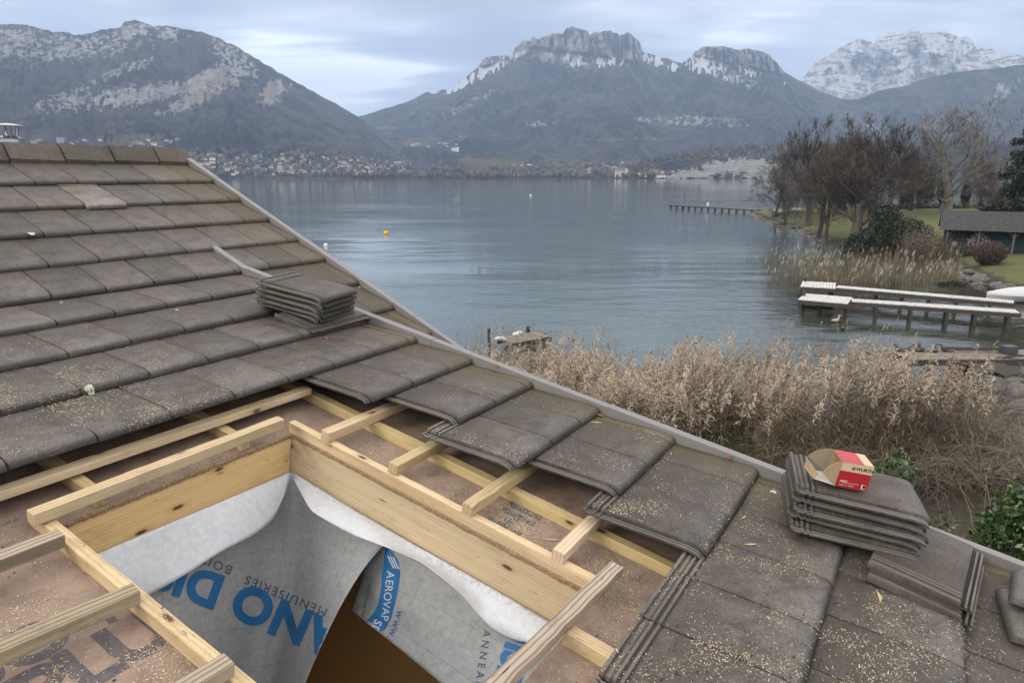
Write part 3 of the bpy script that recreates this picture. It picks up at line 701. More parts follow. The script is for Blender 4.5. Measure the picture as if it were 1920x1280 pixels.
# verge flashings: capped metal profiles in overlapped lengths
def verge(P, n, e, us, v0, v1, name, cuts, top=.050, wdt=.046, bot=-.22):
    vs = [v0]+cuts+[v1]
    for i in range(len(vs)-1):
        mb = MB(); a, b_ = vs[i], vs[i+1]+(.035 if i < len(vs)-2 else 0); lift = .0025*((i+1) % 2)
        prof = [(0, -.012), (0, top-.003), (.003, top), (wdt-.003, top), (wdt, top-.003), (wdt, bot), (wdt-.004, bot), (wdt-.004, top-.006), (.004, top-.006), (.004, -.012)]
        G = []
        for v in (a, b_):
            G.append([P(us+x-lift*(1 if x < .02 else -1), v, h+lift) for x, h in prof])
        mb.grid(np.array(G), None, 0, rng.random(), True); m = len(prof)
        mb.f += [[j for j in range(m)][::-1], [m+j for j in range(m)]]; mb.m += [0, 0]
        mb.build(name, M_VERGE, house)
verge(PA, nA, eA, VERGE_A+.004, -2.03, 2.6, 'verge_flashing', [-1.55, -.32, .95])
verge(PB, nB, eB, VERGE_B+.004, -.02, 5.9, 'verge_flashing', [1.72, 2.93, 4.35])
# the first length of the lower verge laps up over the break, bending onto the upper slope
mb = MB(); G = []
for (P_, v) in ((PA, -.40), (PA, -.05), (PB, .02)):
    G.append([P_(3.079+x, v, h) for x, h in ((0, .004), (0, .045 if v > -.3 else .03), (.045, .045 if v > -.3 else .03), (.045, .0))])
mb.grid(np.array(G), None, 0, .5, True); mb.f += [[3, 2, 1, 0]]; mb.m += [0]; mb.build('verge_flashing', M_VERGE, house)
# trim board under the verge, side walls and attic body so that the house stands on the bank
def M_wall_f(t): t.bsdf(t.mix(t.noise(coord(t), 5, 4), (.52, .50, .46), (.60, .58, .54)), .9)
M_WALL = material('house_wall', M_wall_f)
Z3 = np.array([0, 0, 1.])
def wall_box(pts_top, zb, name, th=.2):
    for (p, q) in pts_top:
        mb = MB(); d = q-p; d[2] = 0; d /= np.linalg.norm(d); nrm = np.array([d[1], -d[0], 0])
        V = []
        for off in (0, th):
            for r_ in (p, q):
                V.append(np.array([r_[0], r_[1], zb])-nrm*off); V.append(r_-nrm*off)
        mb.add(V, [(0, 2, 3, 1), (4, 5, 7, 6), (1, 3, 7, 5), (0, 1, 5, 4), (2, 6, 7, 3), (0, 4, 6, 2)]); mb.build(name, M_WALL, house)
wall_box([(PA(3.8, -2.0, -.22), PA(3.8, 2.4, -.22)), (PB(3.0, .1, -.26), PB(3.0, 5.6, -.26))], -.5, 'gable_wall')

# chimney cowl beyond the ridge
def cowl():
    c = at(18, 262, float(np.linalg.norm((PA(2.4, -2.05)-CP)[:2]))+.75); c = c*1.
    root_c = c; mb = MB(); z0 = c[2]-.055
    def ring(prof, name, par, n=40):
        m = MB(); P = [[np.array([c[0]+r_*math.cos(a), c[1]+r_*math.sin(a), z0+h]) for a in np.linspace(0, 2*math.pi, n, endpoint=False)] for r_, h in prof]
        m.grid(np.array(P), None, 0, 0, True); k = len(prof)
        m.f += [[i for i in range(n)][::-1], [(k-1)*n+i for i in range(n)]]; m.m += [0, 0]
        return m.build(name, M_STEEL, par, smooth=False, bevel=0)
    base = ring([(.080, -.9), (.080, -.012), (.080, .0), (.100, .002), (.100, .012), (.080, .014), (.078, .06), (.097, .062), (.100, .066), (.078, .072), (.062, .085)], 'chimney_cowl', house)
    ring([(.02, .158), (.128, .160), (.132, .165), (.06, .182), (.01, .188)], 'rain_cap', base)
    for a in (0.3, 1.35, 2.4, 3.45, 4.5, 5.55):
        m = MB(); m.tube([np.array([c[0]+.062*math.cos(a), c[1]+.062*math.sin(a), z0+.075]), np.array([c[0]+.085*math.cos(a), c[1]+.085*math.sin(a), z0+.165])], .007, 5); m.build('strut', M_STEEL, base)
M_STEEL = flatmat('stainless_steel', (.55, .56, .57), .28, Metallic=1.)
cowl()

# ---- underlay boards with the window opening cut out
UH = -.172; OU0, OU1, OV0, OV1 = .955, 1.995, 1.815, 3.44
mb = MB()
def slab(mb, u0, u1, v0, v1, h, th, m=0):
    nu, nv = max(1, int((u1-u0)/.3)), max(1, int((v1-v0)/.3))
    mb.box(PB(u0, v0, h-th), eu, eB, nB, u1-u0, v1-v0, th, m, off=(u0, v0, 0))
for a in ((-1.2, 3.05, -.03, OV0), (-1.2, OU0, OV0, OV1), (OU1, 3.05, OV0, OV1), (-1.2, 3.05, OV1, 5.7)): slab(mb, *a, UH, .018)
mb.build('underlay_board', M_UNDER, house)
mb = MB(); mb.box(PA(-1.2, -2.0, -.20), eu, eA, nA, 4.25, 1.93, .02); mb.box(PA(3.052, -2.0, -.20), eu, eA, nA, .72, 4.4, .02); mb.build('underlay_board', M_UNDER, house)
# ragged fibre edge of the board along the cut
mb = MB()
for (p0, p1, dn) in (((OU0, OV0), (OU1, OV0), (0, 1)), ((OU1, OV0), (OU1, OV1), (-1, 0))):
    n_ = 260; P = []
    for i in range(n_):
        f_ = i/(n_-1); u = p0[0]+(p1[0]-p0[0])*f_; v = p0[1]+(p1[1]-p0[1])*f_; j = .002+.007*vnoise(np.array([f_*70]), np.array([1.]), 3)[0]+.003*rng.random()
        P.append([PB(u, v, UH+.0015), PB(u+dn[0]*j, v+dn[1]*j, UH-.003-.003*rng.random()), PB(u+dn[0]*j*.8, v+dn[1]*j*.8, UH-.022), PB(u, v, UH-.022)])
    mb.grid(P)
mb.build('board_edge', material('fibre_edge', lambda t: t.bsdf(t.mix(t.mr(t.noise(coord(t), 220, 3), .35, .65), (.16, .10, .06), (.45, .32, .18)), .9)), house)

# ---- timbers
def timber(name, u0, v0, u1, v1, h, wd, th, mat, label=None, parent=house, rough=0.):
    a = PB(u0, v0, h-th); b_ = PB(u1, v1, h-th); d = b_-a; L = np.linalg.norm(d); d = d/L; sd = np.cross(nB, d)
    mb = MB(); n_ = max(2, int(L/.05)); off = rng.random(3)*9; P = []; Lc = []
    for i in range(n_+1):
        x = L*i/n_; j = (rng.random(4)-.5)*(.0016+rough) if 0 < i < n_ else np.zeros(4)
        row = [a+d*x-sd*(wd/2+j[0])+nB*0, a+d*x+sd*(wd/2+j[1]), a+d*x+sd*(wd/2+j[1])+nB*(th+j[2]), a+d*x-sd*(wd/2+j[0])+nB*(th+j[3])]
        lr = [off+[x, 0, 0], off+[x, wd, 0], off+[x, wd, th], off+[x, 0, th]]; P.append(row); Lc.append(lr)
    mb.grid(np.array(P), np.array(Lc), 0, rng.random(), True); k = (n_)*4
    mb.f += [[0, 1, 2, 3][::-1], [k, k+1, k+2, k+3]]; mb.m += [0, 0]
    o = mb.build(name, mat, parent, bevel=.0022)
    if label: o['label'] = label
    return o
BH = -.07; CBH = -.122
timber('counter_batten', .93, 1.745, .93, 3.9, CBH, .042, .05, M_COUNT)
timber('counter_batten', 2.012, 1.79, 2.012, 3.44, CBH, .036, .062, M_COUNT)
timber('counter_batten', 2.30, 1.3, 2.30, 3.75, CBH, .045, .05, M_COUNT)
timber('counter_batten', 1.125, 1.3, 1.125, 1.80, CBH, .045, .05, M_COUNT)
timber('counter_batten', 1.745, 1.3, 1.745, 1.80, CBH, .045, .05, M_COUNT)
timber('counter_batten', 1.72, 3.455, 1.72, 4.3, CBH, .05, .05, M_COUNT)
timber('counter_batten', .32, 1.3, .32, 5.0, CBH, .045, .05, M_COUNT)
timber('batten', -1., 1.633, 2.25, 1.633, BH, .05, .032, M_BATT)
timber('batten', .88, 1.835, 1.925, 1.815, BH+.004, .045, .046, M_BATT, 'pale batten bridging the top of the opening')
timber('batten', -.8, 1.935, .90, 1.995, BH, .052, .046, M_OLD)
timber('batten', -.8, 2.20, .915, 2.395, BH, .052, .046, M_OLD, 'weathered batten with a dark knot and skewed lie')
timber('batten', -.8, 2.72, .925, 2.815, BH, .052, .046, M_OLD, 'weathered batten with a splintered end')
timber('batten', 1.985, 2.04, 3.03, 2.04, BH, .05, .046, M_BATT)
timber('batten', 2.0, 2.435, 3.03, 2.435, BH, .05, .046, M_BATT)
timber('batten', 1.985, 2.845, 3.03, 2.845, BH, .05, .046, M_BATT, None, house, .004)
timber('batten', 1.985, 3.262, 3.03, 3.262, BH, .05, .046, M_BATT)
for v in (3.70, 4.11, 4.52, 4.93): timber('batten', 1.3, v, 3.03, v, BH-.008, .05, .04, M_BATT)
lb = timber('loose_batten', 1.10, 3.405, 2.075, 3.462, BH+.002, .052, .044, M_OLD, None, None, .003)
tag(lb, 'weathered grey batten with deep grain lying across the lower corner of the roof opening', 'batten')
# trimmer boards round the opening
def board(name, a, b_, nrm, depth, th, mat):
    d = b_-a; L = np.linalg.norm(d); d /= L; dn = -nB; mb = MB(); off = rng.random(3)*5; n_ = 1
    V = []; Lc = []
    for i in (0, 1):
        for (q, z) in ((0, 0), (1, 0), (1, 1), (0, 1)):
            V.append(a+d*L*i+nrm*th*q+dn*depth*z); Lc.append(off+[L*i, depth*z, th*q])
    mb.add(V, [(0, 1, 2, 3), (7, 6, 5, 4), (0, 4, 5, 1), (1, 5, 6, 2), (2, 6, 7, 3), (3, 7, 4, 0)], Lc, 0, .5); return mb.build(name, mat, house, bevel=.002)
pb = onV(547, 885, OV0); HB = -((pb-O_)@nB)           # depth of the boards' lower edge below the roof plane
HB2 = -((onU(919, 1100, OU1)-O_)@nB)
HBm = (HB+HB2)/2
board('trimmer_board', PB(OU0, OV0, UH-.02), PB(OU1-.002, OV0, UH-.02), -eB, HBm+UH-.02, .045, M_BEAM)
board('trimmer_board', PB(OU1, OV0-.04, UH-.02), PB(OU1, OV1+.04, UH-.02), eu, HBm+UH-.02, .045, M_BEAM2)
board('trimmer_board', PB(OU0, OV0-.04, UH-.02), PB(OU0, OV1+.04, UH-.02), -eu, HBm+UH-.02, .045, M_BEAM2)
board('trimmer_board', PB(OU0, OV1, UH-.02), PB(OU1-.002, OV1, UH-.02), eB, HBm+UH-.02, .045, M_BEAM2)

# ---- vapour membrane hanging in the opening: white turned-over flaps and printed grey sheets
def sheet(name, rows, mat, label, nu=36, nv=20, wob=.006, seed=0):
    """rows: list of polylines of 3-D points (top to bottom)"""
    def res(pl, n):
        pl = np.array(pl); s = np.r_[0, np.cumsum(np.linalg.norm(np.diff(pl, axis=0), axis=1))]; q = np.linspace(0, s[-1], n)
        p = np.stack([np.interp(q, s, pl[:, i]) for i in range(3)], 1)
        for _ in range(2): p[1:-1] = (p[:-2]+2*p[1:-1]+p[2:])/4
        return p
    rr = np.array([res(r_, nu) for r_ in rows]); tt = np.linspace(0, 1, len(rows)); q = np.linspace(0, 1, nv)
    G = np.empty((nv, nu, 3))
    for j in range(nu):
        for i in range(3):
            if len(rows) > 2:
                c_ = np.polyfit(tt, rr[:, j, i], len(rows)-1); G[:, j, i] = np.polyval(c_, q)
            else: G[:, j, i] = rr[0, j, i]+(rr[1, j, i]-rr[0, j, i])*q
    I, J = np.meshgrid(np.arange(nv), np.arange(nu), indexing='ij')
    wv = (fbm(I/6.+seed, J/7., 3, seed)-.5)*2*wob*np.minimum(1, I/3.)
    dv = G-CP; dv /= np.linalg.norm(dv, axis=2)[..., None]; G = G+dv*wv[..., None]
    su = np.cumsum(np.r_[0, np.linalg.norm(np.diff(G[0], axis=0), axis=1)]); sv = np.cumsum(np.r_[0, np.linalg.norm(np.diff(G[:, nu//2], axis=0), axis=1)])
    L = np.stack([np.broadcast_to(su[None], (nv, nu)), np.broadcast_to(sv[:, None], (nv, nu)), 0*I], -1)
    mb = MB(); tn = np.clip(1-I/(nv*.45), 0, 1).ravel()
    mb.grid(G, L, 0, 0.); mb.t = [tn]
    o = mb.build(name, mat, house, smooth=True)
    so_ = o.modifiers.new('thick', 'SOLIDIFY'); so_.thickness = .0012; so_.offset = 0
    if label: o['label'] = label
    bvh = BVHTree.FromPolygons([tuple(v) for v in G.reshape(-1, 3)], [(i*nu+j, i*nu+j+1, (i+1)*nu+j+1, (i+1)*nu+j) for i in range(nv-1) for j in range(nu-1)])
    return o, bvh
def hang(p, x, y, k=1.):                  # below p, at the same horizontal distance (times k), seen at (x, y)
    r = ray(x, y); d = math.hypot(*(p-CP)[:2])*k; return CP+r*(d/math.hypot(r[0], r[1]))
VA = OV0+.012; UB = OU1-.010
# grey printed sheet under the top board, carried round the corner
tA = [onV(120, 1058, VA-.02), onV(350, 960, VA-.02), onV(535, 883, VA-.02), onU(556, 884, UB+.02), onU(640, 950, UB+.02), onU(732, 1012, UB+.02)]
mA = [hang(tA[0], 170, 1200, .97), hang(tA[1], 350, 1150, .97), hang(tA[2], 490, 1130, .96), hang(tA[3], 540, 1130, .95), hang(tA[4], 590, 1130, .95), hang(tA[5], 642, 1130, .96)]
bA = [hang(tA[0], 230, 1420, .90), hang(tA[1], 350, 1420, .90), hang(tA[2], 440, 1410, .88), hang(tA[3], 480, 1400, .88), hang(tA[4], 510, 1390, .88), hang(tA[5], 535, 1375, .90)]
gA, bvA = sheet('membrane', [tA, mA, bA], M_GREY, 'grey printed side of the membrane, left sheet', 48, 30, .016, 1)
tB = [onU(700, 995, UB+.03), onU(800, 1040, UB+.03), onU(900, 1092, UB+.03), onU(1040, 1170, UB+.03), onU(1180, 1250, UB+.03)]
mB = [hang(tB[0], 672, 1095, .99), hang(tB[1], 775, 1140, .97), hang(tB[2], 860, 1185, .97), hang(tB[3], 985, 1255, .96), hang(tB[4], 1100, 1330, .96)]
bB = [hang(tB[0], 655, 1142, .99), hang(tB[1], 745, 1212, .95), hang(tB[2], 830, 1282, .92), hang(tB[3], 930, 1370, .90), hang(tB[4], 1010, 1440, .9)]
gB, bvB = sheet('membrane', [tB, mB, bB], M_GREY, 'grey printed side of the membrane, right sheet', 48, 24, .020, 4)
tC = [onV(110, 1068, VA), onV(350, 967, VA), onV(546, 884, VA)]
bC = [hang(tC[0], 215, 1150, .97), hang(onV(300, 990, VA), 268, 1122, .96), hang(onV(370, 960, VA), 345, 1078, .95), hang(onV(430, 930, VA), 415, 1033, .95), hang(onV(500, 905, VA), 480, 1000, .95), hang(onV(530, 895, VA), 514, 972, .96), hang(onV(540, 890, VA), 535, 925, .98)]
m_ = [(np.array(hang(a, *q, k))) for a, q, k in ((tC[0], (165, 1105), .985), (onV(300, 990, VA), (285, 1052), .98), (onV(430, 930, VA), (426, 980), .975), (onV(540, 890, VA), (541, 905), .99))]
fA, _ = sheet('membrane', [tC, m_, bC], M_WHITE2, 'white flap of membrane below the orange board', 40, 14, .004, 7)
tD = [onU(549, 885, UB), onU(640, 940, UB), onU(760, 1010, UB), onU(919, 1100, UB), onU(1060, 1180, UB), onU(1150, 1235, UB)]
mD = [onU(549, 892, UB), hang(tD[1], 614, 952, .988), hang(tD[2], 744, 1020, .98), hang(tD[3], 912, 1140, .975), hang(tD[4], 1035, 1208, .96), hang(tD[5], 1120, 1250, .97)]
bD = [onU(549, 896, UB), hang(tD[1], 583, 958, .985), hang(onU(680, 965, UB), 655, 1000, .97), hang(tD[2], 722, 1024, .965), hang(onU(830, 1050, UB), 790, 1052, .955), hang(onU(880, 1080, UB), 858, 1105, .95), hang(tD[3], 925, 1183, .95), hang(onU(960, 1125, UB), 960, 1200, .95), hang(tD[4], 1020, 1208, .96), hang(tD[5], 1100, 1262, .97)]
fB, _ = sheet('membrane', [tD, mD, bD], M_WHITE, 'white curled flap of membrane below the pale board, dusted with sawdust', 60, 14, .004, 9)

# ---- prints
FONT = bpy.data.fonts[0] if bpy.data.fonts else None
def text_mesh(s, bold=0., spacing=1.):
    cu = bpy.data.curves.new('t', 'FONT'); cu.body = s; cu.size = 1.; cu.offset = bold; cu.space_character = spacing; cu.resolution_u = 4
    ob = bpy.data.objects.new('t', cu); C.objects.link(ob); dg = bpy.context.evaluated_depsgraph_get(); dg.update()
    me = bpy.data.meshes.new_from_object(ob.evaluated_get(dg)); bpy.data.objects.remove(ob); bpy.data.curves.remove(cu)
    import bmesh
    bm = bmesh.new(); bm.from_mesh(me); bmesh.ops.triangulate(bm, faces=bm.faces[:])
    for _ in range(4):
        es = [e for e in bm.edges if e.calc_length() > .10]
        if not es: break
        bmesh.ops.subdivide_edges(bm, edges=es, cuts=1); bmesh.ops.triangulate(bm, faces=bm.faces[:])
    V = np.array([v.co[:] for v in bm.verts]); F = [[v.index for v in f.verts] for f in bm.faces]; bm.free(); bpy.data.meshes.remove(me)
    return V, F
def text_width(s, bold=0., spacing=1.):
    cu = bpy.data.curves.new('t', 'FONT'); cu.body = s; cu.size = 1.; cu.offset = bold; cu.space_character = spacing
    ob = bpy.data.objects.new('t', cu); C.objects.link(ob); bpy.context.view_layer.update(); w_ = ob.dimensions.x; bpy.data.objects.remove(ob); bpy.data.curves.remove(cu); return w_
def poly_mesh(pts):
    import bmesh
    bm = bmesh.new(); f = bm.faces.new([bm.verts.new((x, y, 0)) for x, y in pts]); bmesh.ops.triangulate(bm, faces=[f])
    for _ in range(5): bmesh.ops.subdivide_edges(bm, edges=[e for e in bm.edges if e.calc_length() > 14], cuts=1); bmesh.ops.triangulate(bm, faces=bm.faces[:])
    bm.verts.index_update(); V = np.array([v.co[:] for v in bm.verts]); F = [[v.index for v in f.verts] for f in bm.faces]; bm.free(); return V, F
def decal(V, F, org, right, up, bvh, mat, parent, name='printed_text', off=.0042):
    """place flat artwork on a sheet: org/right/up are where it is read in the photograph"""
    org = np.array(org, float); q = org+V[:, :1]*np.array(right)+V[:, 1:2]*np.array(up); P = []; ok = []
    for x, y in q:
        r = ray(x, y); r = r/np.linalg.norm(r); h = bvh.ray_cast(Vector(CP), Vector(r))
        ok.append(h[0] is not None); P.append(np.array(h[0])-r*off if h[0] is not None else CP)
    F = [f for f in F if all(ok[i] for i in f)]
    if not F: return
    used = sorted({i for f in F for i in f}); mp = {i: k for k, i in enumerate(used)}
    mb = MB(); mb.add([P[i] for i in used], [[mp[i] for i in f] for f in F]); o = mb.build(name, mat, parent); return o
def dec_text(s, org, d, size, bvh, mat, parent, bold=0., spacing=1., sx=1., shear=0., lift=0.):
    d = np.array(d, float); d /= np.linalg.norm(d); up = np.array([d[1], -d[0]])+d*shear
    # one mesh for each letter
    x = 0.; out = None
    adv = lambda q: (text_width(q+'|', bold, spacing)-text_width('|', bold, spacing))
    for i, ch in enumerate(s):
        if ch == ' ': continue
        V, F = text_mesh(ch, bold, spacing)
        if not len(V): continue
        V = V+[adv(s[:i]) if i else 0., 0, 0]
        o = decal(V, F, org, d*size*sx, up*size, bvh, mat, parent, 'printed_letter')
        if o is not None and lift: o.location += Vector((0, 0, lift))
    return out
# left sheet, printed upside down as seen from here
dec_text('DISPANO', (826, 1255), (-.915, -.40), 92, bvA, M_BLUE, gA, .045, 1.06)
dec_text('DISPANO', (424, 1084), (-.94, -.34), 88, bvA, M_BLUE, gA, .045, 1.0)
dec_text('MENUISERIES', (616, 1141), (-.915, -.38), 24, bvA, M_SLATE, gA, 0, 1.22)
dec_text('BOIS PANNEAUX', (438, 1062), (-.93, -.36), 24, bvA, M_SLATE, gA, 0, 1.3)
# right sheet: blue oval band with the product line, web address, and the merchant's name further down
V, F = poly_mesh([(722, 1022), (736, 1034), (747, 1052), (750, 1072), (747, 1098), (741, 1130), (733, 1158), (722, 1178), (710, 1188), (700, 1183), (686, 1164), (700, 1150), (709, 1132), (714, 1105), (716, 1078), (720, 1050)])
bd = decal(V, F, (0, 0), (1, 0), (0, 1), bvB, M_BLUE, gB, 'printed_band', .0035)
for k in range(3):
    V, F = poly_mesh([(726+k*5, 1042+k*1), (728+k*5, 1041+k*1), (739+k*5, 1064+k*1), (737+k*5, 1065+k*1)]); decal(V, F, (0, 0), (1, 0), (0, 1), bvB, M_PWHITE, gB, 'printed_stripe', .0056)
dec_text('AEROVAP', (726, 1070), (-.13, .99), 21, bvB, M_PWHITE, gB, 0, 1.0, lift=.0022)
dec_text('SD', (704, 1160), (-.42, .9), 21, bvB, M_PWHITE, gB, .02, 1.0, lift=.0022)
dec_text('www.s', (745, 1142), (-.34, .94), 22, bvB, M_BLUE, gB, 0, 1.05)
dec_text('+ AEROTAPE PRO', (692, 1085), (-.22, .97), 9, bvB, M_SLATE, gB, 0, 1.1)
dec_text('BOIS PANNEAUX', (922, 1086), (-.16, .985), 20, bvB, M_SLATE, gB, 0, 1.6)
dec_text('DISPANO', (966, 1152), (-.30, .955), 66, bvB, M_BLUE, gB, .045, 1.0)
# underlay board print, straight onto the board plane
pp = [PB(-1.5, 0, UH), PB(4, 0, UH), PB(4, 6, UH), PB(-1.5, 6, UH)]; bvU = BVHTree.FromPolygons([tuple(p) for p in pp], [(0, 1, 2, 3)])
uo = [o for o in bpy.data.objects if o.name == 'underlay_board'][0]
def board_text(s, u, v, size, bold=0., spacing=1., ang=0.):
    V, F = text_mesh(s, bold, spacing); mb = MB(); c, sn = math.cos(ang), math.sin(ang); P = []
    for x, y, _ in V: P.append(PB(u+(x*c-y*sn)*size, v-(x*sn+y*c)*size, UH+.0009))
    P = np.array(P); UV = np.array([(u+(x*c-y*sn)*size, v-(x*sn+y*c)*size) for x, y, _ in V])
    inop = (UV[:, 0] > OU0-.002) & (UV[:, 0] < OU1+.002) & (UV[:, 1] > OV0-.002) & (UV[:, 1] < OV1+.002)
    F = [f for f in F if not any(inop[i] for i in f)]
    if F: mb.add(P, F); mb.build('printed_text', M_PRINT, uo)
board_text('ISO', .435, 2.368, .215, .035, 1.); board_text('I', .835, 2.372, .15, .035, .95); board_text('PLU', .555, 2.555, .243, .04, .92)
board_text('HE', 2.07, 3.04, .22, .03, 1.0); board_text('fabrique a 100 %', 1.18, 1.72, .035); board_text('Panneau sous toiture', .60, 1.70, .035)

# ---- the attic below: brown boarding, a pale post edge, floor
mb = MB()
def room(name, pts, mat):
    m = MB(); m.add(pts, [(0, 1, 2, 3)]); o = m.build(name, mat, house); sm = o.modifiers.new('t', 'SOLIDIFY'); sm.thickness = .03; return o
z1 = -2.3
def RP(u, v, z): p = PB(u, v, 0); return np.array([p[0], p[1], p[2]+z])
room('attic_wall', [RP(2.22, 1.0, -.62), RP(2.22, 4.6, -1.15), RP(2.22, 4.6, z1), RP(2.22, 1.0, z1)], M_DARKWOOD)
room('attic_wall', [RP(.2, .8, -.3), RP(2.22, .8, -.3), RP(2.22, .8, z1), RP(.2, .8, z1)], M_DARKWOOD)
room('attic_wall', [RP(.2, .8, -.3), RP(.2, 4.6, -.3), RP(.2, 4.6, z1), RP(.2, .8, z1)], M_DARKWOOD)
room('attic_wall', [RP(.2, 4.6, -.3), RP(2.75, 4.6, -.3), RP(2.75, 4.6, z1), RP(.2, 4.6, z1)], M_DARKWOOD)
room('attic_floor', [RP(.2, .8, z1), RP(2.75, .8, z1), RP(2.75, 4.6, z1), RP(.2, 4.6, z1)], M_DARKWOOD)
pc = onU(775, 1270, 2.19); pv = (pc-O_)@eB
m = MB(); m.box(RP(2.14, pv-.03, z1), eu, eB, Z3, .05, .10, 2.0); m.build('attic_post', flatmat('post_grey', (.20, .18, .15), .8), house)

# ------------------------------------------------------------------ loose tiles stacked on the roof
def roof_h(u, v):                         # height of the tile surface of slope B
    k = math.ceil(v/G_-1e-9); s = k*G_-v; return tile_top(min(s, .41))
class Fr: pass
def loose_tile(u, v, h, rot, label, group, flip=False, tilt=(0, 0), mat=None, half=None):
    """centre of the tile at (u, v), underside at height h, rot: turn from lying in course"""
    c, s = math.cos(rot), math.sin(rot); ex = eu*c+eB*s; es = -(eB*c-eu*s); ez = nB.copy()
    if tilt[0]: ex, ez = ex*math.cos(tilt[0])+ez*math.sin(tilt[0]), ez*math.cos(tilt[0])-ex*math.sin(tilt[0])
    if tilt[1]: es, ez = es*math.cos(tilt[1])+ez*math.sin(tilt[1]), ez*math.cos(tilt[1])-es*math.sin(tilt[1])
    if flip: ex, ez = -ex, -ez
    # tile underside runs from z=0 at the tail to -.030 at the head: level it
    k = math.atan(.030/LT); es2 = es*math.cos(k)+ez*math.sin(k); ez2 = ez*math.cos(k)-es*math.sin(k)
    o = PB(u, v, h+(.034 if flip else 0))-es2*LT/2-ex*TW/2
    mb = MB(); tile(mb, o, ex, es2, ez2, TW, lock=True, moss=.25*rng.random(), tint=.3+.6*rng.random())
    ob = build_tiles(mb, 'roof_tile', mat or M_TILE2, None, origin=o)
    return tag(ob, label, 'roof tile', group)
g1 = 'loose tiles stacked in the middle of the roof'; ordn = ['lowest', 'second lowest', 'middle', 'second from top', 'topmost']
loose_tile(2.86, 1.07, .036, -R(90)+.03, 'single tile turned crosswise beneath the smaller left tile stack', g1)
for i in range(5):
    loose_tile(2.80+[.045, .03, .02, .012, 0][i]+.01*rng.random(), .985-.012*rng.random()+[-.03, -.02, -.01, 0, .02][i], .064+i*.0375, -R(8)+R([3, 0, 2, -1, 0][i]), f'{ordn[i]} of the five loose tiles in the left stack near the verge', g1)
g2 = 'loose tiles stacked on the right of the roof under the carton'
ob2 = pxB(1735, 1070, .08)
loose_tile(2.76, 4.405, .036, -R(90)+.10, 'lower crosswise tile at the very bottom of the right stack', g2)
loose_tile(2.80, 4.395, .066, -R(90)+.10, 'upper crosswise tile jutting right from under the carton stack', g2)
cu_, cv_ = 2.855, 4.105
for i in range(5):
    loose_tile(cu_+[-.02, .01, -.008, .006, 0][i], cv_+[.018, .0, .012, -.004, 0][i], .106+i*.0365-.036, -R(15.5)+R([-2, 1.2, -.6, .8, 0][i]), f'{ordn[i]} of the five tiles stacked under the red carton', g2, tilt=(0, 0))
g3 = 'two loose tiles at the right edge of the roof'
loose_tile(2.70, 4.905, .038, R(174), 'dark tile lying flat at the right edge beneath a tilted one', g3)
loose_tile(2.80, 4.925, .075, R(187), 'ribbed tile tilted on another at the right edge of the roof', g3, tilt=(.10, .0))

